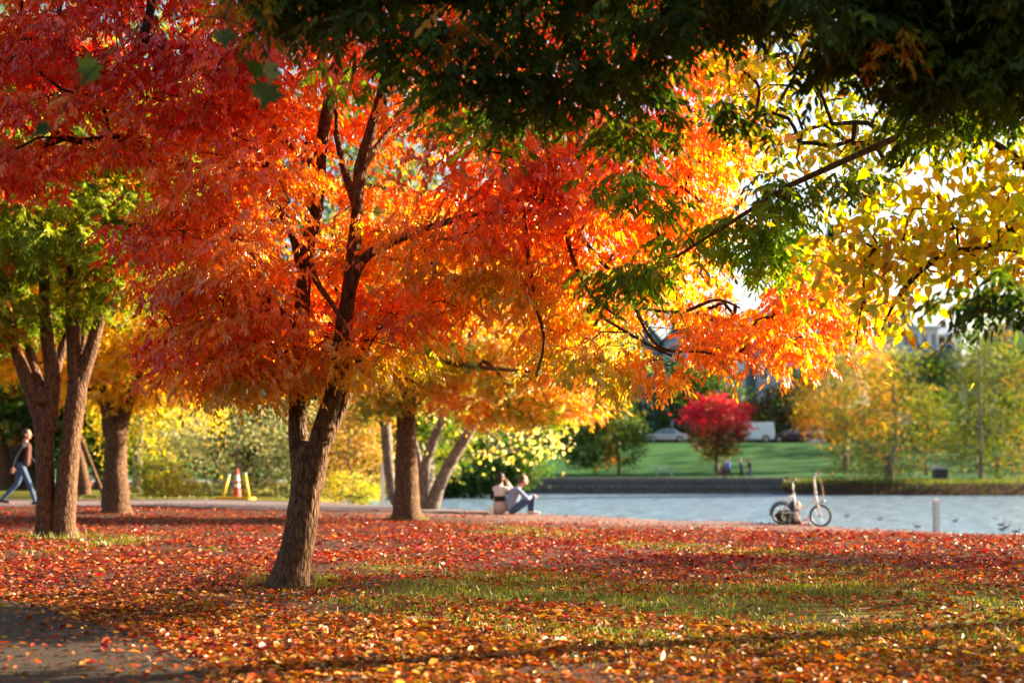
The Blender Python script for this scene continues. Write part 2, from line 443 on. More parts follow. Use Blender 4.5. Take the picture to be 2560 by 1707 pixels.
ASPH = np.array([(-30, 24), (-12, 18.5), (-6.2, 13.4), (-4.35, 11.9), (-3.3, 10.6), (-2.35, 9.2), (-1.85, 8.45), (-1.46, 7.5), (-1.25, 6.6), (-1.2, 3), (-1.5, -8), (-30, -8)], float)
def asphalt_in(x, y): return inside(ASPH, x, y).astype(float)
def sheet(name, left, right, dz, m, label, cat, n=60, cross=8):
    def res(p):
        p = np.array(p, float); s = np.concatenate([[0], np.cumsum(np.linalg.norm(np.diff(p, axis=0), axis=1))])
        t = np.linspace(0, s[-1], n); return np.stack([np.interp(t, s, p[:, 0]), np.interp(t, s, p[:, 1])], -1)
    a = res(left); b = res(right); u = np.linspace(0, 1, cross)[None, :, None]
    q = (a[:, None] * (1 - u) + b[:, None] * u).reshape(-1, 2)
    z = gz(q[:, 0], q[:, 1]) + dz
    i = np.arange(n - 1)[:, None] * cross + np.arange(cross - 1)[None]
    f = np.stack([i, i + 1, i + cross + 1, i + cross], -1).reshape(-1, 4)
    return tag(link(name, fast_mesh(name, np.concatenate([q, z[:, None]], 1), f, smooth=True), None, m), label, cat, kind='structure')
build_ground()
ASPHM = plain('asphalt', (.05, .036, .024), .85, .55, 90.0, bump=.7, spec=.25)
GRAV = plain('gravel', (.15, .12, .125), .9, .25, 30.0, bump=.4, spec=.2)
PAVE = plain('far_pavement', (.25, .25, .28), .8, .1, 2.0)
sheet('asphalt_path', ASPH[:10], [(-30, -6), (-26, -6), (-22, -6), (-18, -6), (-15, -6), (-12, -6), (-10, -6), (-8, -6), (-6, -6), (-1.6, -6)], .012, ASPHM, 'grey asphalt path in the shade with scattered leaves', 'path', 120, 40)
sheet('gravel_path', [(-40, 29), (-20, 31), (-12, 31.8), (-6, 32.6), (-3, 33.2), (-1.2, 33.4)], [(-40, 33.5), (-20, 36), (-12, 36.6), (-6, 37.4), (-3.4, 36.4), (-1.2, 35.2)], .02, GRAV, 'grey gravel lakeside path', 'path', 90, 14)
sheet('lakeside_walk', [(-60, 103), (-10, 102.7), (20, 102.7), (40, 104), (120, 104)], [(-60, 111), (-10, 111), (20, 111), (40, 109), (120, 109)], .03, PAVE, 'pale paved walk along the far shore', 'path', 120, 6)
sheet('street', [(-80, 149.5), (120, 149.5)], [(-80, 157.5), (120, 157.5)], .03, ASPHM, 'street above the far lawn', 'road', 60, 5)
# water
def build_water():
    me = bpy.data.meshes.new('water')
    me.from_pydata([(-40, 18, -1.5), (160, 10, -1.5), (160, 103, -1.5), (-40, 103, -1.5)], [], [(0, 1, 2, 3)])
    m, nt, out = newmat('lake_water')
    b = N(nt, 'ShaderNodeBsdfPrincipled', Roughness=.15, IOR=1.5); b.inputs['Base Color'].default_value = (.17, .26, .35, 1)  # pale base colour stands in for a brighter sky reflection
    ge = N(nt, 'ShaderNodeNewGeometry'); mp = N(nt, 'ShaderNodeMapping'); mp.inputs['Scale'].default_value = (.55, 1, 1)
    nt.links.new(ge.outputs['Position'], mp.inputs[0])
    n1 = N(nt, 'ShaderNodeTexNoise', Scale=1.5, Detail=4.0); n2 = N(nt, 'ShaderNodeTexNoise', Scale=.5, Detail=2.0)
    nt.links.new(mp.outputs[0], n1.inputs['Vector']); nt.links.new(mp.outputs[0], n2.inputs['Vector'])
    b1 = N(nt, 'ShaderNodeBump', Strength=1.0, Distance=.45); b2 = N(nt, 'ShaderNodeBump', Strength=.5, Distance=.3)
    nt.links.new(n1.outputs[0], b1.inputs['Height']); nt.links.new(n2.outputs[0], b2.inputs['Height']); nt.links.new(b2.outputs[0], b1.inputs['Normal'])
    nt.links.new(b1.outputs[0], b.inputs['Normal']); nt.links.new(b.outputs[0], out.inputs[0])
    tag(link('water', me, None, m), 'rippled lake reflecting the pale sky', 'lake', kind='structure')
build_water()

# leaf litter
def build_litter():
    n = 310000
    # denser near, thinning with distance: sample y with pdf ~ const per row
    y = 6.2 * np.exp(rng.uniform(0, math.log(36 / 6.2), n) ** .96)
    x = rng.uniform(-.58, .58, n) * (y + 1.5)
    p = np.stack([x, y, 0 * x], -1)
    ga = grass_mask(x, y); asp = asphalt_in(x, y); lk = edge_dist(LAKE, x, y)
    dens = np.clip(.68 + .55 * snoise(p, 1.1, 1) + .4 * snoise(p, 3.4, 7), .08, 1)
    dens = np.where((y > 13) & (y < 31), np.clip(dens * 1.25 + .16, 0, 1), dens)
    dens *= 1 - .42 * ga
    # heap along the asphalt edge, few leaves on it
    ed = edge_dist(ASPH, x, y)
    dens = np.where(asp > 0, .05 + .55 * np.exp(-ed / .14), dens + .5 * np.exp(-ed / .5))
    dens *= np.where(lk < 6.5, .2 + .5 * (lk / 6.5) ** 1.5, 1)
    gp = (y > 31.8) & (x < -1.2); dens = np.where(gp, dens * .42, dens)
    tr = np.abs(y - (15.1 + .05 * x + .5 * np.sin(x * .8))) < .8
    dens = np.where(tr & (x < 1.5) & (x > -2.2), dens * .4, dens)
    k = (rng.uniform(size=n) < dens) & ~inside(LAKE, x, y)
    x, y, p, asp = x[k], y[k], p[k], asp[k]; n = len(x)
    z = gz(x, y) + rng.uniform(.006, .03, n) + .012 * asp
    a = rng.uniform(0, 6.283, n); tl = rng.normal(size=n) * .22
    d = np.stack([np.cos(a), np.sin(a), tl], -1); nn = np.stack([rng.normal(size=n) * .62, rng.normal(size=n) * .62, np.ones(n)], -1)
    red = np.clip(sstep(9.5, 17, y) * .8 + .12 + .2 * snoise(p, .7, 4), 0, 1)
    r = rng.uniform(size=n)
    warm = pal([ORG, AMB, RORG, (.45, .13, .03), (.28, .09, .03), YEL, (.6, .32, .12)], [3.2, 1.6, 2.2, 2, 1.4, .7, .9], n)
    cool = pal([RED, RORG, (.45, .05, .03), (.24, .05, .03), (.6, .25, .16), CRIM, ORG], [2.4, 2.6, 2.2, 1.4, 1.2, .8, 1.2], n)
    col = np.where((r < red)[:, None], cool, warm) * np.exp(rng.normal(size=(n, 1)) * .46) * .47
    sz = np.clip(.043 * np.exp(rng.normal(size=n) * .28), .022, .09) * np.where(y > 15, 1.12, 1)
    wd = sz * rng.uniform(.32, .72, n)
    o = leaves('fallen_leaves', np.stack([x, y, z], -1), d, nn, sz, wd * 1.0, col, 'lens', LEAFG)
    tag(o, 'carpet of fallen red and orange leaves under the trees', 'leaf litter', kind='stuff')
    # grass
    n = 380000
    y = 7.0 * np.exp(rng.uniform(0, math.log(40 / 7.0), n)); x = rng.uniform(-.42, .42, n) * (y + 1)
    p = np.stack([x, y, 0 * x], -1)
    m = grass_mask(x, y) * np.clip(.5 + .7 * snoise(p, 2.2, 9) + .4 * snoise(p, 6, 3), 0, 1)
    k = (rng.uniform(size=n) < m * 1.0) & ~inside(LAKE, x, y) & ~((y > 31.2) & (y < 37.5) & (x < -1))
    x, y, p = x[k], y[k], p[k]; n = len(x)
    z = gz(x, y)
    d = np.stack([rng.normal(size=n) * .35, rng.normal(size=n) * .35, np.ones(n)], -1)
    nn = rng.normal(size=(n, 3)); L = rng.uniform(.018, .055, n) * (1 + .015 * y)
    col = pal([(.10, .14, .014), (.20, .21, .02), (.07, .11, .014), (.28, .24, .035)], [3, 2, 2, 1], n) * np.exp(rng.normal(size=(n, 1)) * .15)
    o = leaves('grass', np.stack([x, y, z], -1), d, nn, L, .006 + .0004 * y + 0 * L, col, 'lance', BLADE)
    tag(o, 'patches of short green grass between the fallen leaves', 'grass', kind='stuff')
build_litter()
def litter_extras():
    # tufts at the tree feet
    n = 5200; c0 = np.concatenate([np.repeat([G(728, 1462)[:2]], 3, 0), [G(140, 1345)[:2]], [G(1018, 1300)[:2]]]); rr = np.array([.42, .42, .42, .8, .45])
    i = rng.integers(0, 5, n); a = rng.uniform(0, 6.28, n); r = rr[i] * np.sqrt(rng.uniform(.12, 1, n)); x = c0[i, 0] + np.cos(a) * r; y = c0[i, 1] + np.sin(a) * r * .8
    k = snoise(np.stack([x, y, 0 * x], -1), 5, 2) + rng.normal(size=n) * .4 > .25; x, y = x[k], y[k]; n = len(x)
    L = rng.uniform(.04, .15, n)
    tag(leaves('grass_tuft', np.stack([x, y, gz(x, y)], -1), np.stack([rng.normal(size=n) * .4, rng.normal(size=n) * .4, np.ones(n)], -1), rng.normal(size=(n, 3)), L, .008 + 0 * L, pal([(.12, .17, .015), (.22, .24, .02), (.3, .25, .05)], [2, 2, 1], n), 'lance', BLADE), 'taller grass around the feet of the tree trunks', 'grass', kind='stuff')
    mb = MB()
    for _ in range(170):
        y = 7 * math.exp(rng.uniform(0, 1.25)); x = rng.uniform(-.38, .38) * y
        if asphalt_in(np.array([x]), np.array([y]))[0] or inside(LAKE, np.array([x]), np.array([y]))[0]: continue
        a = rng.uniform(0, 6.28); L = rng.uniform(.08, .3); p = []
        for t in (-.5, -.1, .3, .5):
            qx = x + math.cos(a) * L * t + rng.normal() * .012; qy = y + math.sin(a) * L * t + rng.normal() * .012; p.append((qx, qy, g1(qx, qy) + .022 + .012 * rng.uniform()))
        mb.tube(p, [.005, .0045, .0035, .002], 5)
    tag(link('fallen_twigs', mb.mesh('twigs', True), None, BARKG), 'thin dead twigs lying among the fallen leaves', 'twigs', kind='stuff')
litter_extras()

# ================================================================== MAIN RED TREE
def ash_tree(name, label, base, stems, Y, crown, leafm, bark, group=None, targets=None, grow_kw={}, lump=.06):
    root = thing(name, label, 'tree', base, group)
    mb = MB(); skel = []
    for s in stems:
        w, r = polyl(s, Y)
        mb.tube(w, r, 26, lump=lump); skel += list(w[3::4])
    for a_ in np.arange(7) * .9 + .3:
        p_ = [np.array(base) + np.array([math.cos(a_) * q_, math.sin(a_) * q_, z_]) for q_, z_ in ((.06, .3), (.13, .11), (.2, .02), (.32, -.06))]
        mb.tube(p_, [.06, .065, .05, .025], 9, lump=.1)
    if targets is not None and len(targets): grow(mb, skel, targets, **grow_kw)
    link('trunk', mb.mesh('trunk', True), root, [bark, BARKT])
    for nm, args in crown:
        leaves(nm, *args, parent=root)
    return root
def twigs(root, sp, cc, k, r=.0032):
    n = len(cc)
    a = np.repeat(sp, k, 0); mid = (a + cc) / 2 + rng.normal(size=(n, 3)) * .02 + np.array([0, 0, .04])
    # three-sided twigs built at once
    ring = []
    for q, rr in ((a, r), (mid, r * .8), (cc, r * .5)):
        d = nz(cc - a); u = nz(np.cross(d, np.array([.3, .2, .9]))); v = np.cross(d, u)
        for t in (0, 2.094, 4.189): ring.append(q + (u * math.cos(t) + v * math.sin(t)) * rr)
    V = np.stack(ring, 1)
    f = []
    for i in (0, 3):
        for j in range(3): f.append((i + j, i + (j + 1) % 3, i + 3 + (j + 1) % 3, i + 3 + j))
    f = (np.arange(n) * 9)[:, None, None] + np.array(f)[None]
    return link('twig', fast_mesh('twigs', V.reshape(-1, 3), f.reshape(-1, 4)), root, BARKT)

YM = 12.6
MAINPOLY = [(-150, -420), (-160, 420), (-20, 500), (70, 520), (150, 500), (170, 420), (260, 400), (340, 470), (210, 560), (200, 640), (320, 660), (330, 720), (250, 790), (222, 870),
            (310, 890), (400, 930), (440, 1000), (560, 985), (690, 1010), (770, 1015), (830, 985), (900, 950), (960, 960), (1010, 930), (1080, 870), (1180, 900), (1290, 890), (1400, 930), (1480, 930), (1540, 945), (1600, 920), (1650, 945), (1700, 955),
            (1750, 910), (1800, 890), (1870, 910), (1950, 920), (2040, 900), (2090, 860), (2140, 850), (2150, 760), (2110, 680), (2020, 670), (1960, 730), (1880, 690), (1830, 620), (1870, 520), (1900, 420), (1890, 330), (1880, 200), (1860, 60), (1820, -150), (1300, -380), (700, -460)]
MAINGAP = [[(1180, 740), (1215, 720), (1280, 780), (1330, 830), (1290, 850), (1220, 800)], [(1790, 610), (1860, 560), (1890, 640), (1850, 700), (1790, 690)], [(1560, 785), (1680, 770), (1745, 860), (1690, 920), (1580, 900)], [(1760, 700), (1850, 720), (1900, 790), (1800, 800)], [(1810, 400), (1900, 410), (1890, 520), (1840, 550)], [(1500, 830), (1560, 840), (1560, 890), (1500, 890)], [(1830, 860), (1890, 830), (1930, 900), (1890, 960), (1820, 930)],
           [(230, 480), (420, 520), (360, 560), (220, 560)], [(1480, 190), (1580, 200), (1560, 270), (1470, 260)], [(420, 640), (520, 650), (480, 690), (400, 690)], [(330, 760), (420, 790), (380, 830), (300, 820)]]
def main_colour(pts, q):
    """the tree's own autumn colouring: crimson upper left, deepened for the shade there, orange, then yellow-green low down"""
    n = len(pts); x, y = q[:, 0], q[:, 1]
    def blob(cx, cy, rx, ry): return np.exp(-((x - cx) / rx) ** 2 - ((y - cy) / ry) ** 2)
    red = 1.5 * blob(300, 120, 480, 280) + .9 * blob(60, 470, 160, 80) + .8 * blob(300, 620, 200, 110) + .95 * blob(1400, 480, 330, 130) + .8 * blob(950, 780, 260, 70) + .6 * blob(380, 860, 200, 90) + .3 * blob(1880, 800, 250, 120) + .9 * blob(1500, 190, 200, 120) + .5 * blob(950, 0, 200, 80)
    yg = 1.1 * blob(1180, 690, 190, 90) + 1.3 * blob(1120, 910, 330, 75) + .9 * blob(850, 985, 300, 45) + .9 * blob(520, 975, 200, 45) + .7 * blob(1480, 960, 160, 60) + .35 * blob(1250, 850, 250, 120)
    v = 3.12 - 1.65 * red + .75 * blob(1680, 560, 260, 330) + 1.7 * yg + .45 * snoise(pts, 1.4, 2) + .3 * snoise(pts, 3.2, 8) + rng.normal(size=n) * .42
    stops = np.array([CRIM, RED, RORG, ORG, AMB, YEL * .9, YGR])
    t = np.clip(v + .25, 0, 5.99); i = np.floor(t).astype(int); u = (t - i)[:, None]
    return stops[i] * (1 - u) + stops[i + 1] * u
def build_main():
    base = G(728, 1465)
    stems = [[(718, 1500, 140), (726, 1464, 106), (731, 1435, 92), (741, 1380, 82), (764, 1250, 76), (778, 1150, 84), (786, 1105, 62)],
             [(756, 1190, 52, .0), (746, 1100, 48, .05), (746, 1000, 44, .1), (750, 900, 42, .15), (756, 760, 40, .2), (764, 640, 36, .25), (792, 520, 34, .2), (800, 400, 34, .1), (816, 290, 30, 0), (850, 130, 26, -.1), (862, -60, 20, -.1)],
             [(774, 1200, 54, -.05), (806, 1080, 52, -.08), (842, 955, 45, -.1), (856, 850, 42, -.1), (876, 700, 36, -.15), (890, 560, 32, -.2), (900, 430, 32, -.25), (930, 320, 28, -.3), (960, 200, 22, -.3), (980, 40, 16, -.3)],
             [(806, 1130, 30, .15), (850, 1030, 28, .25), (884, 950, 26, .3), (915, 860, 24, .4), (985, 760, 22, .5), (1080, 660, 20, .6), (1200, 600, 16, .7)],
             [(862, 800, 26, -.2), (900, 660, 26, -.35), (985, 605, 19, -.5), (1100, 560, 15, -.6), (1230, 530, 14, -.7), (1400, 545, 13, -.8), (1490, 640, 12, -.9), (1560, 700, 12, -.9), (1650, 740, 9, -.9)],
             [(1400, 545, 14, -.8), (1330, 500, 12, -.8), (1240, 508, 12, -.7)], [(1415, 560, 12, -.8), (1430, 640, 10, -.9), (1480, 740, 8, -1.), (1560, 800, 6, -1.)],
             [(1310, 535, 12, -.75), (1320, 640, 10, -.8), (1335, 740, 10, -.8), (1360, 850, 8, -.85), (1340, 940, 6, -.9)],
             [(1600, 770, 6, -.9), (1700, 780, 9, -.95), (1790, 750, 7, -1.0), (1850, 770, 5, -1.0)], [(1560, 700, 10, -.9), (1640, 860, 8, -.9), (1760, 880, 6, -1.), (1850, 900, 4, -1.)], [(1500, 790, 6, -.9), (1600, 850, 8, -.95), (1680, 890, 6, -1)],
             [(760, 700, 26, .25), (720, 560, 22, .3), (640, 470, 18, .2), (520, 420, 14, 0), (380, 410, 10, -.2)], [(752, 860, 24, .1), (690, 760, 18, -.2), (560, 720, 14, -.4), (430, 740, 9, -.6)],
             [(798, 420, 24, .1), (740, 380, 20, .0), (690, 330, 14, -.1), (600, 220, 12, -.3), (470, 120, 8, -.5)], [(764, 620, 18, .2), (790, 700, 16, -.1), (830, 760, 12, -.5), (870, 830, 8, -.8)],
             [(890, 520, 22, -.2), (860, 420, 20, 0), (840, 330, 16, .2)], [(905, 420, 20, -.3), (1000, 300, 14, .2), (1150, 180, 10, .6)]]
    sp, q = crown_points(MAINPOLY, 860, YM, 2.3, .2, .95, 42, .55)
    keep = np.ones(len(sp), bool)
    for g in MAINGAP: keep &= ~(inside(np.array(g, float), q[:, 0], q[:, 1]) & (rng.uniform(size=len(q)) < .9))
    keep &= ~((q[:, 0] > 690) & (q[:, 0] < 960) & (q[:, 1] > 230) & (q[:, 1] < 880) & (sp[:, 1] < YM - .15) & (rng.uniform(size=len(q)) < .62))
    # loose bottom rim of hanging sprays seen against the lawn
    rim = np.array([(1440, 985), (1500, 1000), (1570, 1010), (1590, 960), (1640, 1000), (1690, 1010), (1740, 960), (1720, 930), (1830, 900), (1870, 960), (1950, 960), (2010, 940), (1930, 890), (2060, 880), (2110, 820), (2080, 720), (2010, 700), (1780, 900), (1700, 880), (1650, 920), (1540, 930), (1480, 950), (2120, 760), (1990, 820), (2040, 780)], float)
    rp = P(rim[:, 0], rim[:, 1] - 100, YM - 1.0 + rng.uniform(-.4, .4, len(rim)))
    sp = np.concatenate([sp[keep], rp]); 
    tp = np.stack([rng.uniform(-3.6, 3.4, 330), rng.uniform(11.2, 15.6, 330), rng.uniform(0, 3.2, 330)], -1); tp[:, 2] += 1.15 + .335 * tp[:, 1] + .35  # unseen crown top, added to shade the upper left
    tp = tp[((tp[:, 0] + .5) / 4.4) ** 2 + ((tp[:, 2] - 5.6) / 3.4) ** 2 < 1]
    sp = np.concatenate([sp, tp])
    k = 7
    cc, out = sprays(sp, k, .34, .12)
    gx, gy = to_px(cc); gk = np.ones(len(cc), bool)
    for g in MAINGAP: gk &= ~inside(np.array(g, float), gx, gy)
    gk &= ~((gx > 680) & (gx < 940) & (gy > 200) & (gy < 900) & (cc[:, 1] < YM - .05) & (rng.uniform(size=len(cc)) < .3))
    px, py = to_px(cc); qq = np.stack([px, py], -1)
    ccol = main_colour(cc, qq)
    tgt = sp
    root = ash_tree('red_ash_tree', 'big forked tree with blazing orange and red autumn crown in the middle', base, stems, YM, [], LEAF, BARK, targets=tgt, grow_kw=dict(r0=.0042, wig=.06, rmax=.04))
    twigs(root, sp, cc, k)
    A = compound(cc[gk], out[gk], ccol[gk], 5, 4, .16, .066, .0255, 1.15)
    leaves('crown', *A, 'lens', LEAF, root)
build_main()

# ================================================================== overhanging green tree, close
def build_overhang():
    poly = [(540, -250), (590, 0), (640, 50), (700, 70), (760, 60), (830, 130), (890, 170), (905, 250), (960, 270), (1000, 200), (1080, 250), (1140, 320), (1170, 375), (1230, 330), (1260, 370), (1330, 355), (1400, 370), (1420, 420), (1500, 400), (1560, 440), (1590, 520),
            (1630, 520), (1640, 430), (1700, 400), (1760, 340), (1850, 380), (1940, 420), (1900, 490), (1800, 560), (1700, 640), (1600, 700), (1555, 760), (1590, 800), (1680, 710), (1780, 640), (1860, 600), (1910, 740), (1960, 620), (2000, 560), (2060, 550), (2120, 490), (2230, 470), (2330, 400), (2430, 360), (2560, 330), (3300, 300), (3500, -400), (2500, -500), (1200, -420)]
    Yf = lambda x, y: 8.2 + 2.3 * np.clip((y - 170) / 300, 0, 1)
    sp, q = crown_points(poly, 420, Yf, .9, .1, .9, 26)
    holes = [[(1880, 60), (1980, 30), (2080, 60), (2060, 110), (1960, 130), (1900, 170), (1870, 120)], [(1370, 20), (1480, 10), (1490, 90), (1400, 110)], [(1480, 180), (1570, 190), (1580, 290), (1470, 280)], [(2180, 130), (2260, 130), (2240, 170), (2180, 170)], [(980, 0), (1080, 0), (1060, 60), (960, 60)], [(1890, 360), (1980, 330), (1960, 420), (1900, 430)]]
    keep = np.ones(len(sp), bool)
    for g in holes: keep &= ~inside(np.array(g, float), q[:, 0], q[:, 1])
    keep &= (snoise(sp * np.array([1.0, .6, 3.4]), 1.5, 6) + .25 * rng.normal(size=len(sp)) > -.12) | (q[:, 1] > 430) | (rng.uniform(size=len(sp)) < .12)
    sp = sp[keep]; q = q[keep]
    xt, xq = crown_points([(2100, -150), (2100, 60), (2300, 160), (2560, 200), (2900, 200), (2900, -150)], 60, 8.2, .7, .2, .9); sp = np.concatenate([sp, xt]); q = np.concatenate([q, xq])
    fr = np.array([(1560, 500), (1600, 560), (1545, 740), (1590, 770), (1650, 720), (1720, 660), (1890, 660), (1905, 710), (1830, 620), (920, 210), (1185, 350), (2500, 790), (2560, 800), (2660, 790)], float)
    fy = np.where(fr[:, 0] > 2300, 7.6, Yf(fr[:, 0], fr[:, 1]))
    fp = P(fr[:, 0], fr[:, 1] - 70, fy)
    # unseen rest of the crown, added above and aside to block sun and sky
    nb = 120
    b = np.stack([rng.uniform(1.5, 9, nb), rng.uniform(6.5, 12.5, nb), rng.uniform(.6, 3.4, nb)], -1); b[:, 2] += 1.15 + .34 * b[:, 1] + .45
    ob = np.stack([rng.uniform(-6, 9.5, 300), rng.uniform(-6, 5.6, 300), rng.uniform(3.9, 7, 300)], -1)
    sp = np.concatenate([sp, fp, b]); k = 6
    cc, out = sprays(sp, k, .2)
    px, py = to_px(cc)
    n = len(cc)
    sunny = np.clip(np.exp(-((px - 1850) / 330) ** 2 - ((py - 640) / 160) ** 2) * 1.2 + np.exp(-((px - 1430) / 150) ** 2 - ((py - 380) / 90) ** 2) * .7, 0, 1)  # sunlit look of these sprays is put into the leaf colour
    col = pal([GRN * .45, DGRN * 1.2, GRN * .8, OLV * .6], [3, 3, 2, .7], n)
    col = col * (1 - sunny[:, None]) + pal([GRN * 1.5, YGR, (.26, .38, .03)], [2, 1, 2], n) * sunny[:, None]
    od = np.repeat((rng.uniform(size=len(sp)) < .06), k) & (rng.uniform(size=n) < .75)
    col[od] = pal([ORG * .8, AMB * .7, YEL * .7], [1, 1, 1], od.sum())
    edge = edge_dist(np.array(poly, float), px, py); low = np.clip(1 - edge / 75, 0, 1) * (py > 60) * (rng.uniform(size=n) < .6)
    col = col * (1 - low[:, None]) + pal([GRN * 1.3, (.2, .36, .03), YGR], [3, 2, 1], n) * low[:, None]  # brighter green rim imitates sunlit lower edges
    trunk = [[(5.6, 7.4, -.1, .2), (5.5, 7.5, 1.2, .17), (5.3, 7.6, 2.6, .15), (4.9, 7.8, 4.2, .12), (4.4, 8.0, 5.6, .08)],
             [(5.3, 7.6, 2.5, .10), (4.3, 7.8, 3.3, .085), (3.0, 8.2, 3.9, .06), (1.6, 8.4, 4.0, .04), (.3, 8.5, 3.95, .025), (-.9, 8.5, 3.9, .014)],
             [(5.2, 7.7, 3.0, .09), (4.4, 8.8, 3.6, .05), (3.2, 9.8, 3.6, .032), (2.0, 10.2, 3.1, .02), (1.2, 10.3, 2.6, .01)], [(4.3, 7.7, 3.1, .06), (3.4, 7.7, 2.5, .04), (2.9, 7.6, 2.1, .02)]]
    root = thing('overhanging_tree', 'dark green leafy tree hanging over the top of the view from close by', 'tree', (5.6, 7.4, g1(5.6, 7.4)))
    mb = MB(); skel = []
    for t in trunk:
        t = np.array(t); u = np.linspace(0, len(t) - 1, len(t) * 5); w = np.stack([np.interp(u, np.arange(len(t)), t[:, i]) for i in range(4)], -1)
        mb.tube(w[:, :3], w[:, 3], 12, lump=.05); skel += list(w[4:, :3])
    grow(mb, skel, np.concatenate([sp, ob]), r0=.003, wig=.04, rmax=.02); link('trunk', mb.mesh('trunk', True), root, [BARK, BARKT])
    twigs(root, sp, cc, k, .002)
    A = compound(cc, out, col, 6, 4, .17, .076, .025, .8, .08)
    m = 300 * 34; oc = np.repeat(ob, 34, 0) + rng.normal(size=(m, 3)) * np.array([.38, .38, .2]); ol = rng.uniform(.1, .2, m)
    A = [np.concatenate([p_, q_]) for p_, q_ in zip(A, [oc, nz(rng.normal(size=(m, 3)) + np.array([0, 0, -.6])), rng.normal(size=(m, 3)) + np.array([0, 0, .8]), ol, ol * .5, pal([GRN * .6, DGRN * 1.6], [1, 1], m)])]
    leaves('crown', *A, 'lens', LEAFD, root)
build_overhang()

# yellow broad-leaved tree at the right
def build_yellow():
    poly = [(2050, 610), (2080, 560), (2150, 520), (2230, 470), (2330, 420), (2450, 360), (2560, 330), (2850, 280), (2850, 700), (2560, 740), (2470, 735), (2400, 740), (2340, 690), (2270, 710), (2240, 770), (2225, 880), (2180, 900), (2120, 850), (2080, 800), (2095, 730), (2050, 690)]
    sp, q = crown_points(poly, 200, 9.6, .75, .2, .9, 25)
    g = np.array([(2270, 690), (2340, 640), (2420, 640), (2440, 720), (2330, 720)], float)
    keep = ~(inside(g, q[:, 0], q[:, 1]) & (rng.uniform(size=len(q)) < .6)); sp = sp[keep]
    top = P(*np.array([(1930, 90), (2000, 140), (1890, 150), (2050, 60), (1850, 60)], float).T, 10.5 + rng.uniform(-.3, .3, 5))
    up = np.stack([rng.uniform(2.2, 8, 80), rng.uniform(9, 14, 80), rng.uniform(5.6, 8, 80)], -1)
    up = up[(up[:, 2] > 1.15 + .34 * up[:, 1]) | (up[:, 0] > .37 * up[:, 1])]
    cl = np.stack([rng.uniform(5.6, 11, 16), rng.uniform(9.5, 15, 16), rng.uniform(1.5, 2.9, 16)], -1); sk = np.repeat(cl, 15, 0) + rng.normal(size=(240, 3)) * np.array([.55, .55, .16]); sk = sk[sk[:, 0] > .375 * sk[:, 1] + .5]  # unseen low clumps, shaped to dapple the front ground with shade
    hi, hq = crown_points([(1700, -60), (1690, 120), (1790, 270), (1890, 400), (2050, 470), (2250, 440), (2560, 340), (2800, 300), (2800, -100)], 330, 11.4, .9, .2, .9, 20)
    hk = snoise(hi * np.array([1, .6, 2.5]), 1.6, 11) > -.75; hi = hi[hk]
    nb0 = len(sp) + len(top); sp = np.concatenate([sp, top, hi, up, sk])
    root = thing('yellow_broadleaf_tree', 'tree with large heart shaped yellow leaves reaching in from the right edge', 'tree', (6.6, 11.2, g1(6.6, 11.2)))
    mb = MB(); skel = []
    tr = np.array([(6.6, 11.2, -.2, .2), (6.5, 11.1, 1.5, .17), (6.3, 10.9, 3, .14), (5.9, 10.8, 4.6, .1), (5.6, 10.9, 6, .06)])
    br = []
    for s in ([(2900, 420, 44, 1.0), (2700, 470, 36, .5), (2560, 555, 26, 0), (2470, 640, 16, 0), (2440, 690, 8, 0)], [(2800, 560, 26, .6), (2620, 590, 22, .2), (2440, 622, 18, 0), (2330, 655, 16, -.1), (2255, 730, 12, -.1), (2215, 800, 7, -.1), (2200, 850, 4, -.1)],
              [(2440, 560, 8, .2), (2300, 590, 8, .1), (2190, 620, 9, 0), (2160, 690, 7, 0), (2165, 780, 5, 0)], [(2750, 480, 30, .4), (2600, 440, 24, .1), (2520, 380, 20, 0), (2440, 330, 14, 0)], [(2700, 640, 14, .3), (2560, 660, 12, .2), (2520, 740, 9, .1), (2480, 800, 5, 0)], [(2140, 860, 4, 0), (2150, 790, 5, 0), (2165, 720, 6, 0)]):
        br.append(polyl(s, 9.6, 6))
    u = np.linspace(0, 4, 24); w = np.stack([np.interp(u, np.arange(5), tr[:, i]) for i in range(4)], -1)
    mb.tube(w[:, :3], w[:, 3], 14, lump=.05); skel += list(w[8:, :3])
    b0 = br[0][0][0]; mb.tube([w[12, :3], (w[12, :3] + b0) / 2 + np.array([0, 0, .15]), b0], [.09, .075, .06], 10)
    b1 = br[1][0][0]; mb.tube([w[9, :3], (w[9, :3] + b1) / 2 + np.array([0, 0, .1]), b1], [.07, .05, .035], 10)
    b3 = br[3][0][0]; mb.tube([w[14, :3], (w[14, :3] + b3) / 2 + np.array([0, 0, .1]), b3], [.07, .05, .04], 10)
    for p, r in br: mb.tube(p, r, 10); skel += list(p[::2])
    grow(mb, skel, sp, r0=.004, wig=.07, rmax=.02, seg=.2); link('trunk', mb.mesh('trunk', True), root, [BARKT, BARKT])
    n = 17; c = np.repeat(sp, n, 0); m = len(c)
    c = c + rng.normal(size=(m, 3)) * np.array([.2, .2, .14])
    d = nz(rng.normal(size=(m, 3)) * np.array([.6, .6, .4]) + np.array([0, 0, -.75])); nn = rng.normal(size=(m, 3))
    L = rng.uniform(.055, .11, m)
    col = pal([(.72, .60, .05), (.6, .56, .05), (.74, .48, .05), (.46, .2, .04), (.36, .44, .04)], [4, 3, 2, .8, 2.4], m) * np.exp(rng.normal(size=(m, 1)) * .14)
    gi = np.repeat((np.arange(len(sp)) >= nb0) & (np.arange(len(sp)) < nb0 + len(hi)), n); gi &= rng.uniform(size=m) < .75
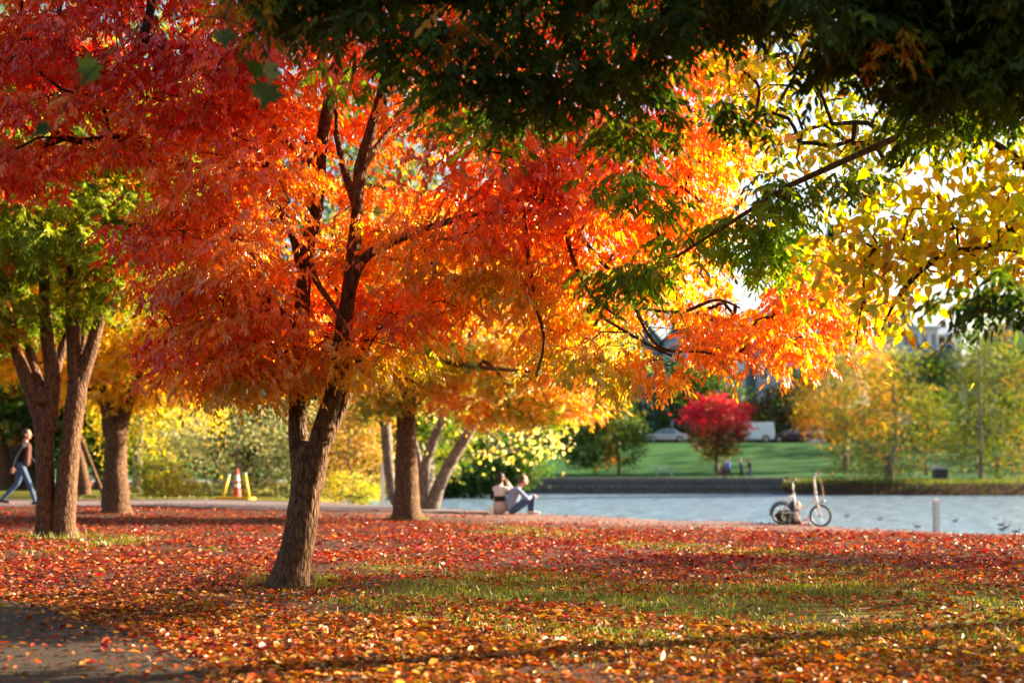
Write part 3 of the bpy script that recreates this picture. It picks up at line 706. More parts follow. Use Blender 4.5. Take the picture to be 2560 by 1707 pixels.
    col[gi] = pal([YGR, (.3, .4, .03), (.22, .34, .03), (.55, .5, .05), ORG * .8], [3, 3, 2, 2, .5], gi.sum()) * np.exp(rng.normal(size=(gi.sum(), 1)) * .14)
    leaves('crown', c, d, nn, L, L * rng.uniform(.45, .8, m), col, 'heart', LEAFB, root)
build_yellow()

# near maple twig with big palmate leaves, upper left
def build_maple():
    pts = np.array([(640, 175), (690, 190), (655, 215), (270, 150), (150, 300), (560, 60)], float)
    n = len(pts)
    p = P(pts[:, 0], pts[:, 1] - 15, 6.0 + rng.uniform(-.5, .5, n))
    root = thing('maple_tree', 'maple with a few big dark green lobed leaves dangling at the upper left', 'tree', (-4.4, 4.6, 0.0))
    mb = MB(); t = np.array([(-4.4, 4.6, -.1), (-4.3, 4.7, 1.8), (-4.0, 5.0, 3.4), (-3.0, 5.5, 4.2), (-1.8, 5.9, 4.1), (-.8, 6, 3.7)])
    mb.tube(t, [.16, .13, .1, .06, .03, .01], 12); grow(mb, list(t[2:]) + list((t[2:-1] + t[3:]) / 2), p, r0=.003, wig=.05, rmax=.012); link('branch', mb.mesh('branches', True), root, BARKT)
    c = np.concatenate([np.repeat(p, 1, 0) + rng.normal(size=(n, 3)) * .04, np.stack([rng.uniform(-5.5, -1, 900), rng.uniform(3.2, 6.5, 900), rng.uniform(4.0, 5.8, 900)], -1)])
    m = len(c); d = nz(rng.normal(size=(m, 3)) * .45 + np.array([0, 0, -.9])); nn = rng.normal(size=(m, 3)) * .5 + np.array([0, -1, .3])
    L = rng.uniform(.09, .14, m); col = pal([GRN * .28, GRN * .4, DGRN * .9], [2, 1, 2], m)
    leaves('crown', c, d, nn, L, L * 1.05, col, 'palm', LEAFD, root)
build_maple()

# ================================================================== other trees of the grove
def stand_tree(name, label, basepx, stems, Y, poly, nsp, T, k, spread, col, lf, group=None, bark=BARK, shape='lance', leafm=LEAF, llen=.07, lw=.022, nl=6, npair=4, rach=.17, droop=.7, extra=None, r0=.005):
    base = G(*basepx) if basepx else None
    sp, q = crown_points(poly, nsp, Y, T, .3, .95)
    if extra is not None: sp = np.concatenate([sp, extra])
    cc, out = sprays(sp, k, spread)
    px, py = to_px(cc)
    ccol = col(cc, px, py)
    root = thing(name, label, 'tree', base, group)
    mb = MB(); skel = []
    for s in stems:
        w, r = polyl(s, Y); mb.tube(w, r, 14, lump=.05); skel += list(w[len(w) // 3::4])
    grow(mb, skel, sp, r0=r0, wig=.08, rmax=.05, seg=.4, sides=4); link('trunk', mb.mesh('trunk', True), root, [bark, BARKT])
    A = compound(cc, out, ccol, nl, npair, rach, llen, lw, droop, spread * .25)
    leaves('crown', *A, shape, leafm, root)
    return root
def mixcol(cols, w, sc_=1.2, seed=3):
    cols = np.array(cols)
    def f(cc, px, py):
        n = len(cc); cw = np.cumsum(np.array(w, float) / sum(w))
        u = np.clip(.5 + .28 * snoise(cc, sc_, seed) + .18 * snoise(cc, sc_ * 2.6, seed + 5) + rng.normal(size=n) * .14, 0, .999)
        return cols[np.searchsorted(cw, u)]
    return f
YA = G(140, 1345)[1]
stand_tree('green_ash_tree', 'twin stemmed tree with green crown left of the orange tree', (140, 1345),
           [[(118, 1365, 76), (116, 1330, 56), (114, 1240, 46), (112, 1130, 46), (108, 1060, 48), (84, 990, 40), (56, 920, 33), (32, 850, 28), (20, 770, 28), (0, 650, 22)],
            [(122, 1080, 40), (128, 1000, 40), (130, 930, 38), (118, 850, 34), (112, 760, 30), (112, 660, 26), (112, 540, 20)], [(126, 960, 30, .2), (150, 890, 26, .3), (172, 820, 22, .4)], [(108, 1010, 30, -.1), (88, 930, 26, .1), (70, 860, 20, .3)],
            [(160, 1365, 84), (160, 1335, 62), (162, 1250, 54), (172, 1140, 50), (184, 1040, 48), (194, 960, 48), (186, 890, 36), (182, 800, 36), (180, 700, 28), (176, 560, 22)],
            [(198, 970, 40), (218, 900, 36), (240, 830, 30), (262, 740, 22), (290, 620, 16)], [(196, 905, 20, .1), (206, 860, 16, .1), (214, 800, 12, .1)]],
           YA, [(-260, 100), (-260, 760), (-60, 850), (30, 840), (90, 800), (150, 780), (230, 800), (290, 770), (340, 700), (440, 660), (520, 560), (520, 420), (420, 250), (200, 60)], 330, 2.4, 6, .42,
           mixcol([GRN * .8, GRN * 1.2, (.24, .30, .025), YGR, AMB * .8, RORG * .7], [2, 3, 2.4, 2, .8, .3]), None, leafm=LEAFD, nl=7, llen=.085, lw=.026)
YB = G(291, 1280)[1]
stand_tree('amber_tree', 'short tree with thick pale trunk and amber yellow leaves behind the twin stems', (291, 1280),
           [[(292, 1292, 92), (291, 1275, 76), (289, 1230, 66), (288, 1160, 56), (290, 1100, 54), (292, 1060, 52)], [(278, 1090, 40), (268, 1020, 36), (250, 975, 34), (236, 900, 26), (215, 800, 18)], [(302, 1085, 36), (318, 1010, 32), (342, 960, 28), (370, 890, 20), (400, 800, 14)], [(288, 1060, 30, .3), (290, 980, 24, .4), (292, 860, 18, .5)]],
           YB, [(-200, 500), (-200, 880), (-40, 930), (60, 900), (140, 960), (230, 1000), (290, 985), (340, 1010), (400, 960), (470, 1000), (520, 920), (560, 800), (520, 560), (350, 420), (60, 400)], 430, 2.6, 6, .5,
           mixcol([AMB, YEL, (.66, .50, .04), ORG, YGR], [2, 4, 3, .7, 1.6]), None, leafm=LEAFB, nl=7, llen=.1, lw=.034, npair=3)
YC = 40.0
stand_tree('amber_tree', 'golden leaved tree cut by the left edge of the view', (8, 1222),
           [[(12, 1225, 60), (12, 1190, 40), (6, 1140, 34), (0, 1080, 32), (-10, 980, 28), (-20, 850, 20)]], G(8, 1222)[1],
           [(-200, 650), (-200, 1000), (-20, 1080), (40, 1120), (70, 1135), (85, 1080), (110, 1000), (160, 960), (170, 800), (100, 640)], 120, 2.5, 6, .55,
           mixcol([YEL, AMB, ORG, YGR], [3, 3, 1.5, .8]), None, leafm=LEAFB, nl=7, llen=.12, lw=.05, npair=3)
YD = G(1018, 1300)[1]
stand_tree('yellow_ash_tree', 'straight reddish trunk with yellow and orange hanging leaves right of the orange tree', (1018, 1300),
           [[(1020, 1312, 104), (1018, 1297, 84), (1017, 1260, 66), (1016, 1160, 56), (1016, 1080, 50), (1017, 1000, 46), (1020, 900, 42), (1030, 760, 34), (1040, 600, 26)], [(1020, 900, 26), (1080, 820, 20, .3), (1180, 760, 16, .6), (1300, 720, 10, .8)], [(1018, 930, 24), (960, 850, 18, .3), (900, 800, 12, .5)], [(1025, 860, 20, -.2), (1100, 900, 14, -.8), (1220, 920, 10, -1.4), (1350, 930, 7, -1.8)]],
           YD, [(820, 560), (790, 800), (830, 960), (900, 1010), (960, 1030), (1000, 990), (1050, 1010), (1100, 1000), (1160, 1030), (1240, 1050), (1330, 1050), (1420, 1040), (1500, 990), (1560, 900), (1500, 700), (1350, 560), (1100, 480)], 420, 2.8, 6, .45,
           lambda cc, px, py: mixcol([GRN * 1.3, YGR, YEL * .95, AMB, ORG, RORG], [1.4, 3, 3, 2, 1.2, .5], 1.1, 6)(cc, px, py), None, leafm=LEAF, nl=7, llen=.09, lw=.028)

YS = 18.0
def shade_tree():
    b = np.array([12.6, 18.0, g1(12.6, 18.0)])
    r = thing('bankside_tree', 'leafy tree standing off the right edge whose long shadow crosses the front grass', 'tree', b)
    mb = MB(); t = [b - np.array([0, 0, .1]), b + np.array([.1, 0, 1.6]), b + np.array([0, .1, 3.2]), b + np.array([-.2, 0, 5.5])]; mb.tube(t, [.24, .18, .14, .05], 14)
    n = 150; a = rng.normal(size=(n, 3)); a = nz(a) * rng.uniform(.3, 1, (n, 1)) ** .6; sp = b + np.array([0, 0, 4.2]) + a * np.array([3.2, 3.0, 2.2])
    grow(mb, [np.array(q) for q in t[1:]], sp, r0=.005, rmax=.05, seg=.5); link('trunk', mb.mesh('trunk', True), r, [BARK, BARKT])
    c = np.repeat(sp, 60, 0); m = len(c); c = c + rng.normal(size=(m, 3)) * np.array([.35, .35, .14]); L = rng.uniform(.08, .15, m)
    leaves('crown', c, nz(rng.normal(size=(m, 3)) + np.array([0, 0, -.7])), rng.normal(size=(m, 3)), L, L * .5, pal([YGR, YEL, GRN], [2, 2, 1], m), 'lens', LEAFB, r)
shade_tree()
# leaning grey trunks by the water with pale yellow hanging leaves
def build_leaning():
    Y = 35.2
    base = P(1065, 1262, Y); base[2] = g1(base[0], base[1])
    root = thing('leaning_poplar', 'grey tree of three leaning trunks at the water edge with pale yellow leaves', 'tree', base)
    stems = [[(1000, 1270, 30, .6), (984, 1240, 26, .6), (972, 1170, 26, .6), (966, 1090, 28, .6), (958, 1020, 28, .6), (962, 940, 24, .6), (930, 860, 18, .8)], [(966, 1035, 14, .5), (920, 1050, 11, .3), (870, 1045, 8, .2), (820, 1050, 5, 0)],
             [(1056, 1272, 34), (1054, 1235, 28), (1060, 1180, 26), (1080, 1110, 25), (1105, 1045, 24), (1112, 1000, 20), (1115, 900, 16)], [(1062, 1285, 20, .2), (1052, 1180, 18, .3), (1038, 1110, 14, .4), (1020, 1060, 10, .4)],
             [(1076, 1285, 46), (1082, 1262, 38), (1100, 1210, 32), (1130, 1150, 29), (1160, 1100, 27), (1186, 1055, 24), (1215, 1000, 18), (1270, 930, 12)]]
    mb = MB(); skel = []
    for s in stems:
        w, r = polyl(s, Y); mb.tube(w, r, 12, lump=.05); skel += list(w[len(w) // 3::4])
    hang = np.array([(1180, 1090), (1200, 1120), (1160, 1150), (1230, 1100), (1240, 1140), (1260, 1180), (1290, 1120), (1310, 1080), (1330, 1120), (1350, 1150), (1320, 1170), (1370, 1100), (1390, 1160), (1400, 1180), (1270, 1060), (1350, 1060), (1390, 1060), (1220, 1060), (1300, 1150), (1340, 1190), (1410, 1130), (1230, 1190), (1365, 1180), (1290, 1190), (1060, 1060), (1080, 1090), (1050, 1110), (1240, 1190), (1415, 1150), (1420, 1090), (1310, 1040), (1420, 1030), (1250, 1020)], float)
    hp = P(hang[:, 0], hang[:, 1] - 62, Y - .5 + rng.uniform(-1, 1, len(hang)))
    hi, _ = crown_points([(820, 860), (810, 980), (900, 1030), (1000, 1040), (1100, 1010), (1250, 1040), (1380, 1060), (1420, 1000), (1400, 880), (1200, 820)], 80, Y + .5, 2, .4)
    sp = np.concatenate([hp, hi])
    grow(mb, skel, sp, r0=.008, wig=.12, rmax=.05, seg=.4, sides=4); link('trunk', mb.mesh('trunk', True), root, [BARKG, BARKG])
    n = 17; c = np.repeat(sp, n, 0); m = len(c); c = c + rng.normal(size=(m, 3)) * np.array([.26, .26, .22])
    d = nz(rng.normal(size=(m, 3)) + np.array([0, 0, -.7])); L = rng.uniform(.07, .125, m)
    col = pal([(.75, .62, .22), (.7, .52, .10), (.62, .55, .2), (.4, .42, .08), (.7, .42, .08)], [3, 2, 2, 1.4, 1], m)
    leaves('crown', c, d, rng.normal(size=(m, 3)), L, L * .85, col, 'heart', LEAFB, root)
build_leaning()

# ------------------------------------------------------------------ background trees and shrubs
def blob_tree(name, label, cat, Y, poly, n, T, size, cols, w, trunk=None, group=None, bark=BARKG, droop=0.0, basepx=None, clump=.8, per=26, asp=.5, seed=3, leafm=LEAFF, low=None):
    """crown of leaf-sized faces gathered in clumps, with a trunk and limbs"""
    sp, q = crown_points(poly, n, Y, T, .3, .9)
    bx, by = basepx if basepx else (np.mean([p[0] for p in poly]), 0)
    b = P(bx, by if by else 1150, Y); b[2] = g1(b[0], b[1])
    root = thing(name, label, cat, b, group)
    cc = np.repeat(sp, per, 0); m = len(cc)
    off = rng.normal(size=(m, 3)) * clump * np.array([.5, .5, .32])
    if droop: off[:, 2] = -np.abs(rng.normal(size=m)) * clump * droop
    cc = cc + off
    cc[:, 2] = np.maximum(cc[:, 2], b[2] + .05)
    base = mixcol(cols, w, .55 / max(clump, .3), seed)(np.repeat(sp, per, 0), None, None)
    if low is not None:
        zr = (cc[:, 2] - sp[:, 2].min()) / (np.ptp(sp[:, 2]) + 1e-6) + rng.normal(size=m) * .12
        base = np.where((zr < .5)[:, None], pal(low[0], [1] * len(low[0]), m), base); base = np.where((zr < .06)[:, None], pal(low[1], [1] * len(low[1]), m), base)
    col = base * np.exp(rng.normal(size=(m, 1)) * .22)
    d = nz(rng.normal(size=(m, 3)) * np.array([1, 1, .7]) + np.array([0, 0, -.5 - droop]))
    L = size * rng.uniform(.6, 1.3, m)
    # trunk and limbs
    mb = MB(); top = sp[np.argmax(sp[:, 2])]; cen = sp.mean(0)
    if trunk:
        skel = []
        for s in trunk:
            tw, tr = polyl(s, Y, 5); tw[0, 2] = min(tw[0, 2], g1(tw[0, 0], tw[0, 1])) if s is trunk[0] else tw[0, 2]
            mb.tube(tw, tr, 8); skel += list(tw[2:])
    else:
        H = top[2] - b[2]; u = np.linspace(0, 1, 7)[:, None]
        tw = b + (np.array([cen[0], cen[1], b[2] + H * .8]) - b) * u + rng.normal(size=(7, 3)) * .03 * H * u * np.array([1, 1, 0]); tw[0, 2] -= .1
        mb.tube(tw, np.linspace(.03, .006, 7) * H, 7); skel = list(tw[2:])
    if len(sp) > 6:
        grow(mb, skel, sp[::max(1, len(sp) // 45)], r0=.012 * (Y / 60) ** .5, wig=.1, rmax=.12, seg=1.0, sides=4)
    link('trunk' if cat == 'tree' else 'stem', mb.mesh('trunk', True), root, bark)
    leaves('crown' if cat == 'tree' else 'foliage', cc, d, rng.normal(size=(m, 3)), L, L * asp, col, 'lance', leafm, root)
    return root
def lumpy(cx, cy, rx, ry, n=18, a=.16, flat=None):
    t = np.arange(n) / n * 2 * np.pi; r = 1 + rng.uniform(-a, a, n)
    y = cy + ry * np.sin(t) * r
    if flat: y = np.minimum(y, flat)
    return [(cx + rx * math.cos(t[i]) * r[i], y[i]) for i in range(n)]
GB = 'tall trees closing the view behind the grove'
for i, (cx, cy, rx, ry, Y, cols, w, lab) in enumerate([
        (60, 480, 300, 720, 52, [DGRN * 1.3, GRN * .8, OLV], [3, 2, 1], 'dark green tree towering behind the far left trunks'),
        (420, 560, 250, 560, 58, [OLV, YGR * .8, GRN * .9, YEL * .7], [2, 2, 2, 1], 'olive and yellow tree behind the amber tree'),
        (760, 660, 260, 520, 62, [DGRN * 1.5, GRN * .8, OLV * .9], [2, 2, 2], 'tall dark tree behind the forked orange tree'),
        (1060, 720, 240, 460, 66, [GRN * .8, OLV, YGR * .6], [2, 2, 1], 'green tree behind the straight reddish trunk'),
        (250, 960, 220, 230, 50, [DGRN * 1.2, GRN * .6], [2, 2], 'low dark tree in shade behind the amber tree'),
        (620, 960, 240, 230, 54, [DGRN * 1.3, GRN * .7, OLV * .7], [2, 2, 1], 'broad dark tree behind the silvery shrub'),
        (900, 980, 200, 210, 56, [OLV * .8, GRN * .7, AMB * .5], [2, 2, 1], 'olive tree behind the orange shrub')]):
    blob_tree('tall_tree', lab, 'tree', Y, lumpy(cx, cy, rx, ry, flat=1212), 330, 3.2, .34, cols, w, basepx=(cx, 1200), group=GB, clump=1.3, per=34, seed=i, leafm=LEAFD)
blob_tree('weeping_birch', 'weeping birch with lemon yellow hanging curtains and pale trunk', 'tree', 45, [(240, 860), (230, 960), (250, 1080), (300, 1060), (340, 1040), (370, 1090), (410, 1120), (450, 1060), (480, 1020), (520, 1040), (560, 980), (540, 840), (400, 760)], 150, 2.5, .11, [YEL, YGR, (.6, .5, .06), AMB * .9], [3, 2, 2, 1],
          trunk=[[(342, 1212, 26), (344, 1150, 24), (350, 1060, 22), (356, 980, 18), (362, 860, 12)]], basepx=(342, 1206), bark=BARKP, droop=1.1, clump=.6, per=60, asp=.45, leafm=LEAFB)
SG = 'shrubs along the lake path'
blob_tree('shrub', 'pale silvery green shrub behind the traffic cone', 'shrub', 42.5, [(400, 1220), (400, 1100), (450, 1010), (520, 960), (600, 980), (680, 960), (760, 1010), (780, 1120), (770, 1240), (600, 1246), (440, 1244)], 190, 1.6, .12, [(.42, .42, .2), (.3, .33, .12), (.5, .4, .14), (.18, .22, .06)], [3, 3, 2, 2], basepx=(590, 1243), group=SG, clump=.5, per=46, asp=.4)
blob_tree('shrub', 'golden orange shrub right of the forked trunk', 'shrub', 43.5, [(780, 1235), (770, 1100), (800, 1010), (880, 990), (960, 1010), (980, 1120), (985, 1238), (880, 1245)], 150, 1.6, .12, [AMB * .75, YEL * .6, (.5, .34, .10), ORG * .6, OLV], [3, 2, 2.4, 1, 1], basepx=(880, 1240), group=SG, clump=.5, per=50, asp=.4)
blob_tree('shrub', 'low bright yellow shrub left of the traffic cone', 'shrub', 41.5, [(350, 1225), (350, 1180), (390, 1150), (440, 1170), (480, 1190), (500, 1238), (420, 1242)], 60, 1.0, .1, [YEL * .8, YGR, GRN], [3, 2, 1], basepx=(420, 1240), group=SG, clump=.35, per=50, asp=.45)
blob_tree('shrub', 'small yellow green shrub at the foot of the orange shrub', 'shrub', 41, [(815, 1245), (815, 1205), (850, 1180), (900, 1195), (935, 1215), (940, 1248)], 40, .8, .09, [YGR, YEL * .8, GRN], [3, 2, 1], basepx=(870, 1246), group=SG, clump=.3, per=50, asp=.45)
blob_tree('shrub', 'dark green waterside bush beyond the leaning trunks', 'shrub', 92, [(960, 1245), (960, 1100), (1020, 1040), (1120, 1060), (1230, 1080), (1330, 1110), (1345, 1180), (1290, 1215), (1230, 1240), (1100, 1246)], 240, 3, .3, [DGRN * 1.3, GRN * .6, GRN * .8], [3, 2, 1], basepx=(1130, 1230), group=SG, clump=1.1, per=50, asp=.55, leafm=LEAFD)
# leaning dead trunk and prop behind the twin stems
def build_dead():
    Y = 38.5
    b = P(208, 1228, Y); b[2] = g1(b[0], b[1])
    r = thing('leaning_dead_trunk', 'dark split trunk leaning behind the twin stemmed tree', 'tree', b)
    mb = MB()
    for s in ([(212, 1236, 34), (208, 1200, 32), (200, 1150, 24), (192, 1110, 14)], [(222, 1234, 12), (213, 1190, 13), (204, 1140, 11)]):
        w, rr = polyl(s, Y); mb.tube(w, rr, 9, lump=.12)
    link('trunk', mb.mesh('trunk', True), r, BARK)
    mb = MB(); w, rr = polyl([(198, 1085, 10), (230, 1165, 10), (263, 1249, 9)], Y - .8); mb.tube(w, rr, 8)
    o = link('wooden_prop', mb.mesh('prop', True), None, BARK); tag(o, 'slanting wooden pole propped beside the dark split trunk', 'pole')
build_dead()

# far shore trees
FG = 'autumn trees on the far shore'
blob_tree('lawn_tree', 'small green tree with orange tips on the far lawn', 'tree', 124, [(1400, 1120), (1470, 1060), (1520, 1040), (1555, 1000), (1580, 1050), (1610, 1090), (1600, 1140), (1570, 1160), (1480, 1165), (1430, 1160)], 170, 2.2, .3, [GRN * .5, GRN * .7, YGR * .7, ORG * .7], [4, 2, 1, .8], trunk=[[(1548, 1172, 9), (1546, 1140, 8), (1535, 1080, 5)]], basepx=(1548, 1168), group=FG, clump=.9, per=40)
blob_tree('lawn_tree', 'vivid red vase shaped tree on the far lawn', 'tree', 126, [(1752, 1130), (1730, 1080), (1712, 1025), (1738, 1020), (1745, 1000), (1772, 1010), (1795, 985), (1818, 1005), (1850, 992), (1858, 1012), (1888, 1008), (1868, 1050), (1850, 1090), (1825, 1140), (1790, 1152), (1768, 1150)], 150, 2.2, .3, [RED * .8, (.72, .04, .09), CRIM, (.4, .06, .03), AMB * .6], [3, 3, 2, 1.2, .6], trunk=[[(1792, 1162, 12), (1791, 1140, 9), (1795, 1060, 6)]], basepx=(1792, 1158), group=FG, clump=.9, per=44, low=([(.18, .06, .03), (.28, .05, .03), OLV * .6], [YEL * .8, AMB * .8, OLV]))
blob_tree('willow', 'yellow green willow leaning over the far bank', 'tree', 100, [(2080, 1140), (2040, 1060), (2030, 960), (2080, 880), (2180, 850), (2280, 880), (2330, 960), (2345, 1060), (2320, 1130), (2280, 1180), (2250, 1160), (2180, 1170), (2120, 1180)], 230, 2.6, .26, [OLV * 1.1, YGR * .6, AMB * .8, GRN * .7], [3, 2, 1.2, 1.5], trunk=[[(2226, 1222, 26), (2222, 1180, 22), (2226, 1150, 20), (2240, 1080, 12), (2230, 960, 8)], [(2226, 1160, 12), (2180, 1120, 9), (2130, 1100, 6)]], basepx=(2226, 1222), group=FG, droop=.8, clump=1.0, per=46, asp=.35)
blob_tree('willow', 'golden tree behind the willow on the far lawn', 'tree', 128, [(2000, 1080), (1995, 980), (2040, 900), (2110, 840), (2190, 850), (2230, 930), (2240, 1040), (2200, 1090), (2080, 1100)], 230, 3, .34, [AMB * 1.0, ORG * .8, YEL * .8, OLV * .9], [3, 2, 2, 1.5], basepx=(2110, 1120), group=FG, clump=1.2, per=40, asp=.4)
blob_tree('birch', 'tall hanging birch with white trunk at the far right', 'tree', 104, [(2390, 1150), (2375, 1000), (2385, 880), (2420, 800), (2480, 770), (2540, 820), (2600, 900), (2640, 1040), (2600, 1150), (2520, 1180), (2440, 1150)], 250, 2.4, .26, [OLV * .9, GRN * .6, YGR * .55, AMB * .65], [3, 2, 1.5, 1], trunk=[[(2452, 1210, 15), (2452, 1150, 12), (2450, 1020, 10), (2448, 880, 7), (2446, 800, 4)]], basepx=(2452, 1206), group=FG, bark=BARKP, droop=.9, clump=1.0, per=46, asp=.35)
blob_tree('lawn_tree', 'slim dark trunked tree beside the park bin', 'tree', 122, [(2280, 1060), (2300, 980), (2350, 950), (2390, 1000), (2400, 1090), (2350, 1120), (2300, 1110)], 60, 2, .3, [OLV, GRN * .8, YGR * .6], [2, 2, 1], trunk=[[(2315, 1160, 7), (2315, 1120, 6), (2335, 1050, 4)]], basepx=(2315, 1158), group=FG, clump=.9, per=36)
HG = 'trees and hedges along the street'
for i, (cx, cy, rx, ry, Y, cols, lab) in enumerate([
        (1480, 1010, 120, 100, 150, [DGRN * 1.6, OLV * .8, GRN * .6], 'olive street tree behind the small lawn tree'),
        (1640, 1000, 150, 105, 161, [DGRN * 1.6, GRN * .5], 'dark hedge behind the silver car'),
        (1760, 985, 90, 80, 163, [DGRN * 1.5, GRN * .5], 'dark hedge behind the red lawn tree'),
        (1960, 1040, 100, 66, 160, [(.16, .05, .03), DGRN * 1.5, OLV * .6, (.2, .08, .03)], 'brownish red bush right of the white van'),
        (2060, 1000, 90, 100, 164, [DGRN * 1.4, GRN * .5, OLV * .6], 'dark bush in front of the white shed'),
        (2460, 960, 160, 130, 165, [DGRN * 1.5, GRN * .6, OLV * .6], 'dark trees behind the white birch'),
        (1330, 1000, 130, 130, 152, [OLV, GRN * .7, AMB * .5], 'olive tree above the waterside bush'),
        (2640, 1000, 120, 160, 150, [GRN * .6, DGRN * 1.5, YGR * .5], 'green tree at the right end of the street'),
        (2290, 950, 90, 80, 170, [GRN * .7, OLV, (.16, .2, .08)], 'grey green tree below the flat roofed building')]):
    blob_tree('street_tree', lab, 'tree', Y, lumpy(cx, cy, rx, ry, flat=1096), 90, 3, .5, cols, [1] * len(cols), basepx=(cx, 1090), group=HG, clump=1.6, per=40, asp=.6, seed=i, leafm=LEAFD)
def conifer(px, ptop, pbase, Y, wpx, label):
    b = P(px, pbase, Y); b[2] = g1(b[0], b[1]); t = P(px, ptop, Y); H = t[2] - b[2]
    r = thing('conifer', label, 'tree', b, 'conifers on the hill')
    mb = MB(); mb.tube([b, t], [.35, .04], 7); link('trunk', mb.mesh('trunk'), r, BARKG)
    n = 5000; u = rng.uniform(.12, 1, n) ** .8; tier = .75 + .25 * np.sin(u * 46); rr = (1 - u) * wpx / 2 * Y / F * tier * np.sqrt(rng.uniform(.1, 1, n)); a = rng.uniform(0, 6.28, n)
    c = b + np.stack([np.cos(a) * rr, np.sin(a) * rr, u * H - .25 * rr], -1)
    d = np.stack([np.cos(a), np.sin(a), -.35 + 0 * a], -1); L = rng.uniform(.5, 1.1, n)
    leaves('crown', c, d, rng.normal(size=(n, 3)) + np.array([0, 0, 1]), L, L * .4, pal([(.03, .07, .05), (.045, .09, .06)], [1, 1], n), 'lance', LEAFD, r)
conifer(2085, 560, 900, 240, 150, 'tall dark conifer rising on the hill behind the yellow leaves')
conifer(2262, 735, 900, 230, 70, 'small conifer beside the gabled house')
conifer(1990, 640, 900, 250, 110, 'shorter conifer left of the tall conifer')
conifer(1700, 690, 900, 215, 120, 'conifer behind the blue grey house')

def woods():
    def mass(n, x0, x1, y0, y1, h0, h1):
        x = rng.uniform(x0, x1, n); y = rng.uniform(y0, y1, n); u = rng.uniform(0, 1, n)
        top = h0 + (h1 - h0) * np.clip(.5 + .5 * snoise(np.stack([x, y * .3, 0 * x], -1), .16, 4), 0, 1)
        return np.stack([x, y, gz(x, y) + .3 + u * top], -1)
    c = np.concatenate([mass(5000, -45, 45, -34, -22, 9, 15), mass(9000, 66, 125, 126, 190, 6, 28)]); n = len(c)  # rear mass added to block low sky; right mass shades the lawn
    L = rng.uniform(.8, 1.7, n)
    tag(leaves('woods', c, nz(rng.normal(size=(n, 3))), rng.normal(size=(n, 3)), L, L * .7, pal([DGRN * 1.5, GRN * .6, OLV * .6], [2, 2, 1], n), 'lance', LEAFD), 'mass of dark green trees around the park beyond the edges of the view', 'woods', kind='stuff')
woods()
